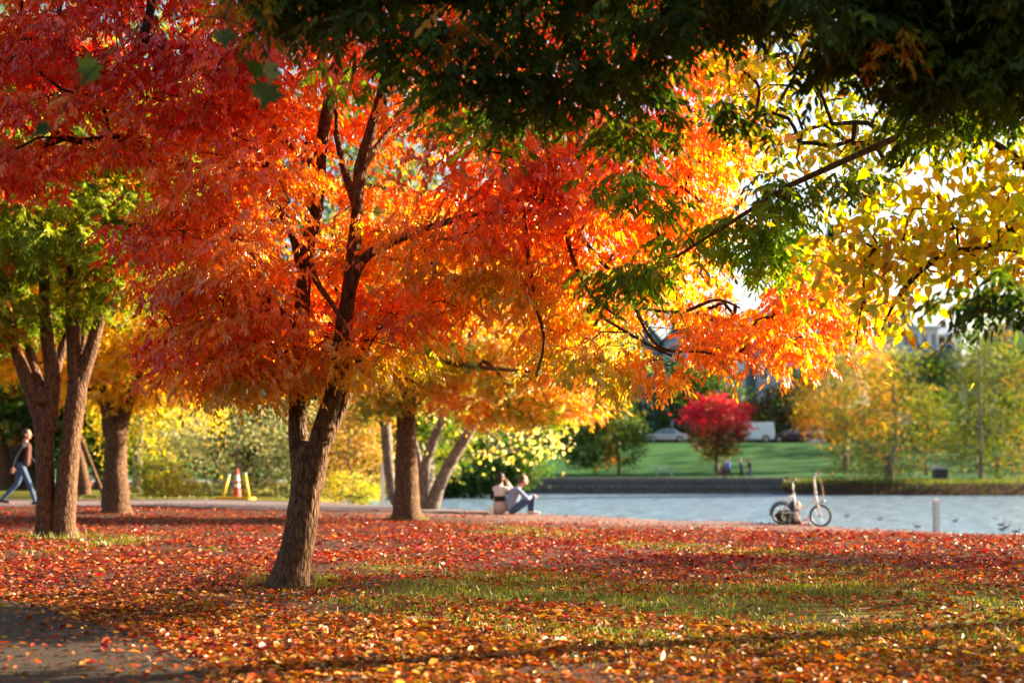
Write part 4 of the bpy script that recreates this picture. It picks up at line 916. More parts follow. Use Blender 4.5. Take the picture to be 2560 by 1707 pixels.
# ================================================================== HOUSES
WBLUE = plain('siding_bluegrey', (.30, .36, .42), .7); WWHITE = plain('trim_white', (.72, .74, .76), .6, .05); WCREAM = plain('wall_cream', (.62, .56, .42), .7); WTEAL = plain('wall_teal', (.16, .32, .32), .7)
WPINK = plain('wall_pinkish', (.62, .48, .4), .7); WGREY = plain('wall_grey', (.4, .42, .45), .7); ROOFM = plain('roof_slate', (.08, .09, .11), .8, .2, 3); ROOFB = plain('roof_bluegrey', (.2, .26, .36), .7, .15, 3)
GLASS = plain('window_glass', (.06, .09, .11), .12, .1, spec=.8); WOODD = plain('door_brown', (.12, .06, .04), .6)
def house(name, label, x0, x1, ybase, yeave, yroof, Y, depth, wall, roof, rows, cols, porch=False, gable='front', group='houses on the hill across the lake', door=True, rbase=None):
    a = P(x0, yeave, Y); b = P(x1, yeave, Y); zb = min(g1(a[0], Y), g1(b[0], Y), g1(a[0], Y + depth)) - .3
    ze = a[2]; zr = P(x0, yroof, Y)[2]; cx = (a[0] + b[0]) / 2; w = b[0] - a[0]
    r = thing(name, label, 'house', (cx, Y, zb), group)
    mb = MB(); mb.box((cx, Y + depth / 2, (zb + ze) / 2), (w, depth, ze - zb))
    if gable == 'front' and roof is not None:
        for yy in (Y, Y + depth - .2):
            v = [(a[0], yy, ze), (b[0], yy, ze), (cx, yy, zr - .25), (a[0], yy + .2, ze), (b[0], yy + .2, ze), (cx, yy + .2, zr - .25)]
            mb.add(v, [(0, 1, 2), (5, 4, 3), (0, 3, 4, 1), (1, 4, 5, 2), (2, 5, 3, 0)])
    link('wall', mb.mesh('wall'), r, wall)
    mb = MB(); o = .5; t = .25
    if gable == 'front':
        sl = (zr - ze) / (w / 2)
        for s in (-1, 1):
            e = cx + s * (w / 2 + o)
            v = [(e, Y - o, ze - o * sl), (cx, Y - o, zr), (cx, Y + depth + o, zr), (e, Y + depth + o, ze - o * sl)]
            v += [(q[0], q[1], q[2] + t) for q in v]
            mb.add(v, [(0, 1, 2, 3), (7, 6, 5, 4), (0, 4, 5, 1), (1, 5, 6, 2), (2, 6, 7, 3), (3, 7, 4, 0)])
    elif gable == 'side':
        sl = (zr - ze) / (depth / 2); cy = Y + depth / 2
        for s in (-1, 1):
            e = cy + s * (depth / 2 + o)
            v = [(a[0] - o, e, ze - o * sl), (b[0] + o, e, ze - o * sl), (b[0] + o, cy, zr), (a[0] - o, cy, zr)]
            v += [(q[0], q[1], q[2] + t) for q in v]
            mb.add(v, [(0, 3, 2, 1), (4, 5, 6, 7), (0, 1, 5, 4), (1, 2, 6, 5), (2, 3, 7, 6), (3, 0, 4, 7)])
    else:
        mb.box((cx, Y + depth / 2, ze + .2), (w + .6, depth + .6, .4))
    rf = link('roof', mb.mesh('roof'), r, roof or ROOFM)
    if gable != 'flat':
        mb = MB(); mb.box((cx + w * .28, Y + depth * .6, zr + .2), (.7, .7, 2.2)); sub('chimney', mb.mesh('chimney'), rf, WOODD)
    hh = (ze - zb - 1.0) / rows
    for i in range(rows):
        for j in range(cols):
            wx = a[0] + w * (j + .5) / cols; wz = zb + 1.2 + hh * (i + .55)
            ww = min(1.3, w / cols * .55); wh = min(1.6, hh * .6)
            mb = MB()
            for dx, dz, sx, sz in ((0, wh / 2 + .08, ww + .3, .14), (0, -wh / 2 - .08, ww + .4, .16), (-ww / 2 - .07, 0, .14, wh), (ww / 2 + .07, 0, .14, wh), (0, 0, .06, wh), ): mb.box((wx + dx, Y - .05, wz + dz), (sx, .14, sz))
            fr = link('window', mb.mesh('window'), r, WWHITE)
            mb = MB(); mb.box((wx, Y - .02, wz), (ww, .06, wh)); sub('pane', mb.mesh('pane'), fr, GLASS)
    if porch:
        pz = zb + 1.0 + hh
        mb = MB(); mb.box((cx, Y - 1.2, pz), (w * .9, 2.3, .35)); mb.box((cx, Y - 1.2, zb + .55), (w * .9, 2.3, .5)); mb.box((cx, Y - 1.2, pz + hh), (w * .9, 2.3, .3))
        link('porch', mb.mesh('porch'), r, WWHITE)
        for j in range(6):
            xx = cx - w * .42 + w * .84 * j / 5
            mb = MB(); mb.lathe((xx, Y - 2.1, zb + .8), [(.26, 0), (.26, .15), (.19, .2), (.16, pz - zb - 1.15), (.24, pz - zb - 1.0)], 12); link('column', mb.mesh('column', True), r, WWHITE)
        for j in range(9):
            xx = cx - w * .42 + w * .84 * j / 8
            mb = MB(); mb.box((xx, Y - 2.2, pz + .65), (.1, .1, .95)); link('baluster', mb.mesh('baluster'), r, WWHITE)
        mb = MB(); mb.box((cx, Y - 2.2, pz + 1.17), (w * .88, .14, .1)); link('railing', mb.mesh('rail'), r, WWHITE)
    if door:
        mb = MB(); mb.box((cx + w * .02, Y - .04, zb + 1.9), (1.1, .12, 2.2)); d = link('door', mb.mesh('door'), r, WOODD)
        mb = MB(); mb.ell((cx + w * .02 + .42, Y - .13, zb + 1.9), (.06, .06, .06)); sub('handle', mb.mesh('h'), d, WWHITE)
    return r
house('house', 'large blue grey house with white columned porch behind the red lawn tree', 1660, 1860, 1000, 850, 770, 172, 12, WBLUE, ROOFM, 3, 4, porch=True)
house('house', 'teal fronted house with slate roof left of the columned house', 1540, 1650, 1000, 850, 785, 174, 11, WTEAL, ROOFM, 3, 3)
house('house', 'brownish house right of the columned house', 1890, 2000, 1000, 830, 770, 176, 12, WGREY, ROOFM, 3, 3, gable='side')
house('house', 'pinkish gabled house under the small conifer', 2215, 2300, 950, 835, 785, 196, 10, WPINK, ROOFM, 2, 2, door=False)
house('apartment_block', 'cream flat roofed apartment block right of the gabled house', 2252, 2345, 960, 822, 818, 188, 12, WCREAM, WGREY, 3, 4, gable='flat')
house('apartment_block', 'blue grey roofed block beside the cream block', 2350, 2405, 960, 838, 815, 190, 10, WWHITE, ROOFB, 2, 3, gable='side', door=False)
house('house', 'house with steep grey roof at the right edge', 2480, 2640, 1000, 930, 800, 172, 12, WGREY, ROOFM, 2, 4)
house('house', 'small white gabled house among the far trees', 2270, 2320, 960, 890, 862, 178, 8, WWHITE, ROOFB, 2, 2, door=False)
house('house', 'second small gabled house right of the white one', 2345, 2395, 960, 890, 860, 178, 8, WBLUE, ROOFB, 2, 2, door=False)
house('shed', 'plain white shed beside the street', 2015, 2062, 1100, 1058, 1048, 158.5, 5, WWHITE, ROOFM, 1, 1, gable='side')

# ================================================================== stone wall on the far bank
STONE = plain('stone', (.115, .10, .085), .85, .4, 1.5, bump=.6)
def bank_wall():
    mb = MB()
    n = 60
    for i in range(n):
        x0 = -9 + 28 * i / n; x1 = -9 + 28 * (i + 1) / n
        for j in range(4):
            h = .42; z = -2.0 + j * h + h / 2
            sh = (.23 if j % 2 else 0)
            mb.box(((x0 + x1) / 2 + sh, 101.45 + rng.uniform(-.05, .05) + .07 * j, z - .02), ((x1 - x0) - .03, 1.3, h - .03 - rng.uniform(0, .04)))
    mb.box((5, 101.9, -.42 - .02 - .17), (28.4, 1.5, .2))
    tag(link('retaining_wall', mb.mesh('wall'), None, STONE), 'low stone retaining wall along the far water edge', 'wall')
bank_wall()
def far_tufts():
    n = 22000
    x = rng.uniform(18, 62, n); y = 94.5 + (103.5 - 94.5) * rng.uniform(0, 1, n)
    k = ~inside(LAKE, x, y) | (edge_dist(LAKE, x, y) < 1.25); x, y = x[k], y[k]; n = len(x); z = gz(x, y)
    d = np.stack([rng.normal(size=n) * .5, rng.normal(size=n) * .5, np.ones(n)], -1); L = rng.uniform(.12, .42, n)
    col = pal([OLV * .7, GRN * .6, DGRN * 1.5, (.2, .14, .06)], [2, 2, 2, 1], n)
    tag(leaves('bank_grass', np.stack([x, y, z], -1), d, rng.normal(size=(n, 3)), L, L * .18, col, 'lance', LEAFD), 'rough grass on the far bank below the willow', 'grass', kind='stuff')
far_tufts()

# ================================================================== vehicles
PSIL = plain('paint_silver', (.5, .53, .6), .25, .03, metal=.4); PWHT = plain('paint_white', (.78, .8, .82), .3, .03); PDRK = plain('paint_dark', (.03, .03, .05), .25, .05); TYRE = plain('tyre_rubber', (.018, .018, .02), .8); RIM = plain('rim_metal', (.45, .46, .48), .35, metal=.8); LAMP = plain('lamp_glass', (.7, .7, .65), .1); TAIL = plain('tail_lamp', (.45, .02, .02), .2)
CARP = [(-2.2, .35), (-2.25, .62), (-2.1, .82), (-1.2, .92), (-.55, 1.38), (.75, 1.42), (1.55, .98), (2.15, .92), (2.25, .6), (2.2, .35), (1.75, .3), (-1.75, .3)]
VANP = [(-2.5, .4), (-2.55, .8), (-2.35, 1.05), (-1.6, 1.3), (-.9, 1.95), (-.5, 2.12), (2.35, 2.15), (2.5, 1.9), (2.52, .55), (2.45, .38), (2.0, .34), (-2.0, .34)]
def vehicle(name, label, cat, px, py, flip, prof, w, paint, wins, wx, wr, group, hood):
    b = G(px, py); Y = 151.5; x = (px - 1280) / F * Y; z = g1(x, Y) + .03
    s = -1 if flip else 1
    r = thing(name, label, cat, (x, Y, z), group)
    def pt(u, y, h): return (x + s * u, Y + y, z + h)
    def half(h): return w / 2 * (1 if h < hood else 1 - .16 * (h - hood))
    mb = MB(); n = len(prof); v = [pt(u, -half(h), h) for u, h in prof] + [pt(u, half(h), h) for u, h in prof]
    f = [tuple(range(n)), tuple(range(2 * n - 1, n - 1, -1))] + [(i, n + i, n + (i + 1) % n, (i + 1) % n) for i in range(n)]
    if flip: f = [q[::-1] for q in f]
    mb.add(v, f); body = link('body', mb.mesh('body'), r, paint)
    md = body.modifiers.new('b', 'BEVEL'); md.width = .05; md.segments = 2
    for wi in wins:
        for sd in (-1, 1):
            v = [pt(u, sd * (half(h) + .006), h) for u, h in wi] + [pt(u, sd * (half(h) - .03), h) for u, h in wi]; k = len(wi)
            mb = MB(); mb.add(v, [tuple(range(k)), tuple(range(2 * k - 1, k - 1, -1))] + [(i, k + i, k + (i + 1) % k, (i + 1) % k) for i in range(k)]); link('window', mb.mesh('win'), r, GLASS)
    for u in wx:
        for sd in (-1, 1):
            mb = MB(); t = np.linspace(0, 2 * np.pi, 25)[:-1]
            c = np.array(pt(u, sd * (w / 2 - .03), wr))
            ring = [c + np.array([math.cos(q) * (wr - .1), 0, math.sin(q) * (wr - .1)]) for q in np.append(t, t[0])]
            mb.tube(ring, .1, 8, cap=False); ty = link('wheel', mb.mesh('tyre', True), r, TYRE)
            mb = MB(); mb.tube([c - np.array([0, .06, 0]), c + np.array([0, .06, 0])], wr - .14, 16); sub('rim', mb.mesh('rim'), ty, RIM)
    for sd in (-1, 1):
        mb = MB(); mb.box(pt(prof[1][0] + .03, sd * w * .34, prof[1][1] + .05), (.1, .36, .16)); link('headlight', mb.mesh('hl'), r, LAMP)
        mb = MB(); mb.box(pt(prof[8][0] - .03, sd * w * .38, prof[8][1] + .12), (.1, .26, .2)); link('tail_light', mb.mesh('tl'), r, TAIL)
    return r
VG = 'vehicles parked along the street'
cw = [[(-1.05, .95), (-.5, 1.32), (.05, 1.35), (.05, .96)], [(.12, .96), (.12, 1.35), (.7, 1.35), (1.2, 1.0)]]
vehicle('parked_car', 'silver estate car parked left of the red lawn tree', 'car', 1663, 1099, False, CARP, 1.75, PSIL, cw, (-1.4, 1.4), .36, VG, .9)
vehicle('parked_van', 'white van with rounded nose half behind the red lawn tree', 'van', 1872, 1099, False, VANP, 2.0, PWHT, [[(-1.5, 1.3), (-.9, 1.85), (-.3, 1.9), (-.3, 1.3)]], (-1.6, 1.6), .42, VG, 1.2)
vehicle('parked_car', 'dark car parked behind the small green lawn tree', 'car', 1468, 1099, True, CARP, 1.75, PDRK, cw, (-1.4, 1.4), .36, VG, .9)
vehicle('parked_car', 'dark car parked between the van and the shed', 'car', 1975, 1099, False, CARP, 1.75, PDRK, cw, (-1.4, 1.4), .36, VG, .9)

# ================================================================== PEOPLE
def skinm(name, c): return plain(name, c, .55, .06, 8)
SKIN = skinm('skin', (.52, .27, .19)); HAIRD = plain('hair_dark', (.02, .013, .01), .6); HAIRB = plain('hair_brown', (.07, .035, .02), .6); HAIRG = plain('hair_grey', (.3, .27, .24), .6)
JEAN = plain('denim', (.055, .10, .19), .85, .2, 20); JEAND = plain('denim_dark', (.05, .07, .13), .85, spec=.08); JACK = plain('jacket_black', (.02, .018, .02), .7, spec=.08); BROWNP = plain('jacket_brown_front', (.13, .06, .05), .8, spec=.08)
SHOE = plain('shoe_dark', (.03, .028, .03), .6); SHOEW = plain('shoe_white', (.6, .58, .55), .6); SHB = plain('shirt_blue', (.24, .31, .48), .85); WHT = plain('knit_white', (.66, .62, .64), .9); BLK = plain('knit_black', (.02, .016, .022), .9); PINKW = plain('knit_rose', (.52, .42, .43), .9)
MAROON = plain('top_maroon', (.14, .05, .05), .85); REDS = plain('shirt_red', (.4, .03, .04), .85); BLUES = plain('shirt_blue_bright', (.06, .14, .42), .85, spec=.08); GREYS = plain('jacket_grey', (.08, .085, .11), .85, spec=.08); TEALS = plain('skirt_light_blue', (.12, .3, .55), .85)
def person(label, origin, prims, mats, hair=None, vox=.011, group=None, face=(1, 0), head=None, extra=None):
    """one continuous body: tapered limbs fused by a voxel remesh; prims (p0,r0,p1,r1,mat) or ('e',c,r,mat)"""
    root = thing('person', label, 'person', origin, group)
    o3 = np.array(origin); mb = MB()
    fx = np.array([face[0], face[1], 0.]); fx /= np.linalg.norm(fx); fy = np.array([-fx[1], fx[0], 0.])
    Wp = lambda p: o3 + fx * p[0] + fy * p[1] + np.array([0, 0, p[2]])
    segs = []
    for q in prims:
        if q[0] == 'e':
            c = Wp(q[1]); n0 = mb.n; mb.ell((0, 0, 0), q[2])
            v = mb.v[-1]; mb.v[-1] = c + v[:, :1] * fx + v[:, 1:2] * fy + v[:, 2:] * np.array([0, 0, 1.])
            segs.append((c, c, min(q[2]), min(q[2]), q[3], np.array(q[2])))
        else:
            a, ra, b, rb, m = q; a = Wp(a); b = Wp(b); ax = (b - a) / (np.linalg.norm(b - a) + 1e-9)
            pts = []; rr = []
            for t in (1.0, .85, .5): pts.append(a - ax * ra * math.sin(math.pi / 2 * t)); rr.append(max(.002, ra * math.cos(math.pi / 2 * t)))
            pts += [a, b]; rr += [ra, rb]
            for t in (.5, .85, 1.0): pts.append(b + ax * rb * math.sin(math.pi / 2 * t)); rr.append(max(.002, rb * math.cos(math.pi / 2 * t)))
            mb.tube(pts, rr, 10); segs.append((a, b, ra, rb, m, None))
    me = mb.mesh('tmp'); tmp = bpy.data.objects.new('tmp', me); COL.objects.link(tmp)
    md = tmp.modifiers.new('r', 'REMESH'); md.mode = 'VOXEL'; md.voxel_size = vox
    m2 = tmp.modifiers.new('s', 'SMOOTH'); m2.factor = .5; m2.iterations = 2
    dg = bpy.context.evaluated_depsgraph_get(); ev = tmp.evaluated_get(dg); nm = bpy.data.meshes.new_from_object(ev)
    bpy.data.objects.remove(tmp); bpy.data.meshes.remove(me)
    n = len(nm.polygons); c = np.zeros(n * 3, np.float32); nm.polygons.foreach_get('center', c); c = c.reshape(-1, 3)
    best = np.full(n, 1e9); mi = np.zeros(n, np.int32)
    for a, b, ra, rb, m, er in segs:
        if er is not None:
            l = c - a; q = np.stack([l @ fx, l @ fy, l[:, 2]], -1) / er; d = (np.linalg.norm(q, axis=1) - 1) * er.min()
        else:
            e = b - a; t = np.clip(((c - a) @ e) / (e @ e + 1e-9), 0, 1); d = np.linalg.norm(c - a - t[:, None] * e, axis=1) - (ra + (rb - ra) * t)
        k = d < best - 1e-5; best[k] = d[k]; mi[k] = m
    nm.materials.clear()
    body = link('body', nm, root, list(mats))
    nm.polygons.foreach_set('material_index', mi); nm.polygons.foreach_set('use_smooth', np.ones(n, bool)); nm.update()
    if hair:
        mb = MB()
        for q in hair[1]:
            mb.ell((0, 0, 0), q[1]); v = mb.v[-1]; mb.v[-1] = Wp(q[0]) + v[:, :1] * fx + v[:, 1:2] * fy + v[:, 2:] * np.array([0, 0, 1.])
        link('hair', mb.mesh('hair', True), root, hair[0])
    if head is not None:
        mb = MB()
        for sd in (-1, 1): mb.ell(Wp((head[0] + .087, head[1] + sd * .032, head[2] + .005)), (.011, .011, .009), seg=8, rings=6)
        link('eyes', mb.mesh('eyes', True), root, HAIRD)
        mb = MB(); mb.ell(Wp((head[0] + .09, head[1], head[2] - .062)), (.012, .02, .007) if abs(fx[0]) > abs(fx[1]) else (.02, .012, .007), seg=8, rings=6); link('mouth', mb.mesh('mouth', True), root, plain('lip', (.35, .1, .09), .5))
    return root
def headp(c, m):
    x, y, z = c
    return [('e', (x, y, z + .02), (.098, .078, .108), m), ('e', (x + .025, y, z - .05), (.07, .06, .07), m), ((x + .09, y, z + .01), .013, (x + .112, y, z - .022), .017, m), ('e', (x - .005, y + .08, z - .005), (.022, .012, .034), m), ('e', (x - .005, y - .08, z - .005), (.022, .012, .034), m)]
def hand(w, d, s, m, k=.9, curl=.5):
    """palm, four unequal bent fingers and a thumb; w wrist, d pointing direction, s sideways (thumb side), bends down"""
    w = np.array(w, float); d = nz(np.array(d, float)); s = np.array(s, float); s = nz(s - d * (s @ d)); u = np.cross(d, s)
    L = [(tuple(w), .026 * k, tuple(w + d * .03 * k), .03 * k, m)]
    for i, off in enumerate((-.028, -.009, .01, .029)):
        L.append((tuple(w + d * .02 * k + s * off * k), .014 * k, tuple(w + d * .085 * k + s * off * k), .0125 * k, m))
        ln = (.062, .078, .085, .075)[i] * k
        a = w + d * .09 * k + s * off * 1.12 * k; b = a + (d * (1 - .3 * curl) + u * curl) * ln * .5; c = b + (d * (1 - curl) * .8 + u * (curl + .25)) * ln * .5
        L += [(tuple(a), .0098 * k, tuple(b), .009 * k, m), (tuple(b), .009 * k, tuple(c), .0078 * k, m)]
    a = w + d * .03 * k + s * .036 * k; b = a + (d * .7 + s * .8 + u * .25) * .04 * k; c = b + (d * .95 + s * .25 + u * .3) * .035 * k
    L += [(tuple(a), .0125 * k, tuple(b), .0105 * k, m), (tuple(b), .0105 * k, tuple(c), .0085 * k, m)]
    return L
def standing(label, px, py, h, top, legs, hairm, face=(1, 0), stride=.18, skirt=False, vox=.02, group=None, z=None, Y=None, front=None, lean=.03, shoe=SHOE):
    b = G(px, py) if Y is None else np.array([(px - 1280) / F * Y, Y, g1((px - 1280) / F * Y, Y)])
    if z is not None: b[2] = z
    k = h / 1.78; mats = [SKIN, top, legs, shoe, front or top]
    S = lambda p: tuple(q * k for q in p)
    pr = []
    hx = lean
    pr += [(S((-.0, .0, .93)), .135 * k, S((hx * .5, 0, 1.1)), .135 * k, 1), (S((hx * .5, 0, 1.1)), .145 * k, S((hx, 0, 1.32)), .165 * k, 1), (S((hx, -.13, 1.38)), .085 * k, S((hx, .13, 1.38)), .085 * k, 1), (S((hx + .01, 0, 1.42)), .06 * k, S((hx + .03, 0, 1.54)), .052 * k, 0)]
    if front: pr += [(S((hx + .075, -.06, .98)), .085 * k, S((hx + .085, -.05, 1.36)), .09 * k, 4)]
    hd = S((hx + .045, 0, 1.645)); pr += [tuple(list(q)) if q[0] != 'e' else q for q in headp(hd, 0)]
    for sd, st in ((-1, stride), (1, -stride)):
        hip = (0, sd * .09, .92); kn = (st * .9 + .04, sd * .095, .50); an = (st * 1.9 - (.10 if st < 0 else 0), sd * .095, .09 + (.05 if st < 0 else 0))
        pr += [(S(hip), .095 * k, S(kn), .062 * k, 2), (S(kn), .062 * k, S(an), .047 * k, 2), (S((an[0] - .05, an[1], an[2] - .045)), .042 * k, S((an[0] + .14, an[1], an[2] - (.055 if st >= 0 else .075))), .034 * k, 3)]
    for sd, st in ((-1, -stride), (1, stride)):
        sh = (hx, sd * .2, 1.4); el = (hx + st * .5 - .05, sd * .25, 1.12); wr = (hx + st * 1.2 + .03, sd * .25, .88)
        pr += [(S(sh), .062 * k, S(el), .047 * k, 1), (S(el), .047 * k, S(wr), .036 * k, 1)]
        pr += hand(S(wr), (.15, 0, -1), (1, 0, 0), 0, k)
    if skirt: pr += [(S((0, 0, .95)), .15 * k, S((0.02, 0, .5)), .2 * k, 2)]
    hair = (hairm, [((hd[0] - .022, hd[1], hd[2] + .042), (.102, .088, .094)), ((hd[0] - .05, hd[1], hd[2] - .0), (.07, .082, .085))])
    return person(label, b, pr, mats, hair, vox, group, face, head=hd)
standing('man in black jacket and blue jeans striding past the twin stemmed tree', 52, 1262, 1.78, JACK, JEAN, HAIRD, (1, 0.02), .19, vox=.009, front=BROWNP, lean=.05)
# seated couple
def seated_man():
    b = P(1281, 1283, 33.6); b[2] = g1(b[0], b[1])
    hd = (.27, 0, .79)
    pr = [((0, 0, .13), .135, (-.02, 0, .26), .14, 1), ((-.02, 0, .26), .14, (.07, 0, .48), .155, 1), ((.10, -.12, .56), .085, (.10, .12, .56), .085, 1), ((.13, 0, .6), .06, (.22, 0, .7), .052, 0)] + headp(hd, 0)
    for sd in (-1, 1):
        pr += [((0.02, sd * .09, .12), .10, (.47, sd * .14, .40), .068, 2), ((.47, sd * .14, .40), .066, (.45, sd * .13, .1), .05, 2), ((.42, sd * .13, .045), .042, (.60, sd * .14, .038), .034, 3)]
        el = (.30, sd * .24, .37) if sd < 0 else (.34, sd * .2, .42); wr = (.50, sd * .10, .44)
        pr += [((.11, sd * .2, .55), .064, el, .05, 1), (el, .05, wr, .036, 1)] + hand(wr, (.8, -sd * .4, -.3), (0, -sd, .3), 0)
    hair = (HAIRB, [((hd[0] - .03, 0, hd[2] + .045), (.096, .087, .088)), ((hd[0] - .055, 0, hd[2] + .0), (.06, .078, .075))])
    person('man in blue shirt sitting with knees drawn up on the lake bank', b, pr, [SKIN, SHB, JEAN, SHOEW], hair, .009, None, (1, .25), head=hd)
def seated_woman():
    b = P(1249, 1282, 33.7); b[2] = g1(b[0], b[1])
    hd = (.10, 0, .83)
    # faces the water, back to the path
    pr = [((0, -.05, .13), .14, (0, .05, .13), .14, 3), ((0, 0, .13), .16, (0, 0, .27), .145, 3), ((0, 0, .31), .145, (.01, 0, .40), .142, 2), ((.01, 0, .44), .142, (.03, 0, .54), .14, 1), ((.03, -.11, .58), .08, (.03, .11, .58), .08, 1), ((.05, 0, .62), .052, (.09, 0, .73), .047, 0)] + headp(hd, 0)
    for sd in (-1, 1):
        pr += [((.03, sd * .09, .12), .10, (.46, sd * .12, .36), .064, 4), ((.46, sd * .12, .36), .062, (.55, sd * .12, .08), .046, 4), ((.53, sd * .12, .042), .04, (.70, sd * .12, .036), .032, 4)]
    pr += [((.04, -.17, .57), .062, (.12, -.30, .50), .052, 1), ((.12, -.30, .50), .052, (.2, -.13, .72), .04, 1)] + hand((.2, -.13, .72), (-.1, .25, .9), (.5, .5, 0), 0)
    pr += [((.04, .17, .57), .06, (.16, .25, .36), .048, 2), ((.16, .25, .36), .046, (.38, .12, .38), .036, 1)] + hand((.38, .12, .38), (.9, -.3, -.1), (0, -1, 0), 0)
    hair = (HAIRD, [((hd[0] - .03, 0, hd[2] + .04), (.102, .09, .098)), ((hd[0] - .075, 0, hd[2] - .03), (.06, .082, .085)), ((hd[0] - .09, .07, hd[2] - .04), (.07, .07, .075))])
    person('woman in white jumper with broad black band sitting on the lake bank', b, pr, [SKIN, WHT, BLK, PINKW, JEAND], hair, .009, None, (.35, 1), head=hd)
seated_man(); seated_woman()
BK = G(2004, 1311)
def seated_cyclist():
    x = BK[0] - .0; y = BK[1] + .55; b = np.array([x - .13, y, g1(x, y)])
    hd = (.12, 0, .72)
    pr = [((0, 0, .12), .16, (.0, 0, .26), .16, 2), ((.0, 0, .28), .165, (.06, 0, .46), .165, 1), ((.07, -.12, .52), .09, (.07, .12, .52), .09, 1), ((.08, 0, .55), .052, (.11, 0, .65), .047, 0)] + headp(hd, 0)
    for sd in (-1, 1):
        pr += [((.02, sd * .09, .11), .10, (.40, sd * .17, .22 + .05 * sd), .066, 2), ((.40, sd * .17, .22 + .05 * sd), .064, (.16, sd * .24 - .05, .07), .048, 2), ((.16, sd * .24 - .05, .045), .04, (.30, sd * .26 - .06, .04), .034, 3)]
        el = (.2, sd * .22, .33); wr = (.32, sd * .05, .40 if sd < 0 else .3)
        pr += [((.08, sd * .18, .52), .06, el, .046, 1), (el, .046, wr, .036, 1)] + hand(wr, (.7, -sd * .3, .5), (0, -sd, .3), 0)
    pr += [((-.05, -.02, .12), .15, (-.34, -.05, .09), .10, 2), ((.1, -.2, .1), .1, (.3, -.25, .12), .09, 2)]
    hair = (HAIRD, [((hd[0] - .02, 0, hd[2] + .045), (.108, .092, .094)), ((hd[0] - .055, 0, hd[2] - .03), (.075, .088, .115))])
    person('person in maroon top sitting on the bank behind the folding bicycle', b, pr, [SKIN, MAROON, JACK, SHOE], hair, .009, None, (1, -.15), head=hd)
seated_cyclist()
def bag():
    x = BK[0] - .30; y = BK[1] + .28; z = g1(x, y); M_ = plain('bag_black', (.022, .016, .016), .8, .3, 12, bump=.4, spec=.1)
    r = thing('rucksack', 'dark rucksack lying on the ground behind the rear wheel of the folding bicycle', 'rucksack', (x, y, z))
    mb = MB(); mb.ell((x, y, z + .13), (.27, .16, .15)); link('body', mb.mesh('bag', True), r, M_)
    mb = MB(); mb.ell((x + .08, y - .12, z + .12), (.13, .07, .09)); link('pocket', mb.mesh('pocket', True), r, M_)
    for s_ in (-.1, .1): mb = MB(); mb.tube([(x - .2, y + s_, z + .16), (x - .12, y + s_, z + .29), (x + .06, y + s_, z + .30), (x + .18, y + s_, z + .2)], .014, 6); link('strap', mb.mesh('strap', True), r, M_)
bag()
FP = 'people strolling on the far shore walk'
standing('walker in blue top pushing a stroller on the far walk', 1820, 1200, 1.78, BLUES, JACK, HAIRD, (-1, 0), .14, group=FP, Y=109)
standing('companion in dark clothes just behind the stroller pusher', 1812, 1200, 1.72, GREYS, JACK, HAIRB, (-1, .1), .12, group=FP, Y=110.2)
standing('far walker in grey jacket, middle of the far walk group', 1851, 1200, 1.7, GREYS, JACK, HAIRG, (-1, 0), .08, group=FP, Y=109)
standing('far walker in black coat at the right end of the group', 1873, 1200, 1.78, JACK, JEAND, HAIRD, (-1, 0), .06, group=FP, Y=109)
standing('dark figure walking left of the white birch', 2437, 1190, 1.62, JACK, JACK, HAIRD, (1, 0), .12, group=FP, Y=112.5)
standing('dark figure with a bicycle right of the white birch', 2489, 1198, 1.66, JACK, JACK, HAIRD, (1, 0), .05, group=FP, Y=108)
LP = 'people beyond the left trunks'
standing('figure in red shirt and dark trousers behind the striding man', 32, 1197, 1.72, REDS, JEAND, HAIRD, (.2, -1), .05, group=LP, Y=62, vox=.014)
standing('grey haired figure in dark top and light blue skirt, left of two', 243, 1188, 1.68, JACK, TEALS, HAIRG, (1, .3), .06, group=LP, Y=58, skirt=True, vox=.014)
standing('grey haired figure in dark top beside the amber tree trunk', 259, 1188, 1.66, JACK, TEALS, HAIRG, (1, -.3), .06, group=LP, Y=57, vox=.014)
# stroller
def stroller():
    Y = 109; x = (1795 - 1280) / F * Y; z = g1(x, Y) + .03
    r = thing('stroller', 'dark stroller pushed along the far walk', 'stroller', (x, Y, z))
    mb = MB(); v = [(x - .3, Y - .22, z + .45), (x + .3, Y - .22, z + .45), (x + .38, Y - .22, z + .95), (x + .15, Y - .22, z + 1.05), (x + .1, Y - .22, z + .65), (x - .32, Y - .22, z + .6)]
    v += [(q[0], q[1] + .44, q[2]) for q in v]; mb.add(v, [(0, 1, 2, 3, 4, 5), (11, 10, 9, 8, 7, 6)] + [(i, 6 + i, 6 + (i + 1) % 6, (i + 1) % 6) for i in range(6)]); link('seat', mb.mesh('seat'), r, MAROON)
    mb = MB()
    for s in (-.24, .24): mb.tube([(x - .42, Y + s, z + .15), (x + .1, Y + s, z + .5), (x + .62, Y + s, z + 1.0)], .015, 6); mb.tube([(x + .35, Y + s, z + .15), (x + .1, Y + s, z + .5)], .015, 6)
    mb.tube([(x + .62, Y - .24, z + 1.0), (x + .62, Y + .24, z + 1.0)], .018, 6); link('frame', mb.mesh('frame'), r, JACK)
    for u in (-.42, .35):
        for s in (-.26, .26):
            mb = MB(); t = np.linspace(0, 2 * np.pi, 17); mb.tube([(x + u + .12 * math.cos(q), Y + s, z + .15 + .12 * math.sin(q)) for q in t], .03, 6, cap=False); mb.box((x + u, Y + s, z + .15), (.2, .012, .012)); link('wheel', mb.mesh('wheel', True), r, TYRE)
stroller()

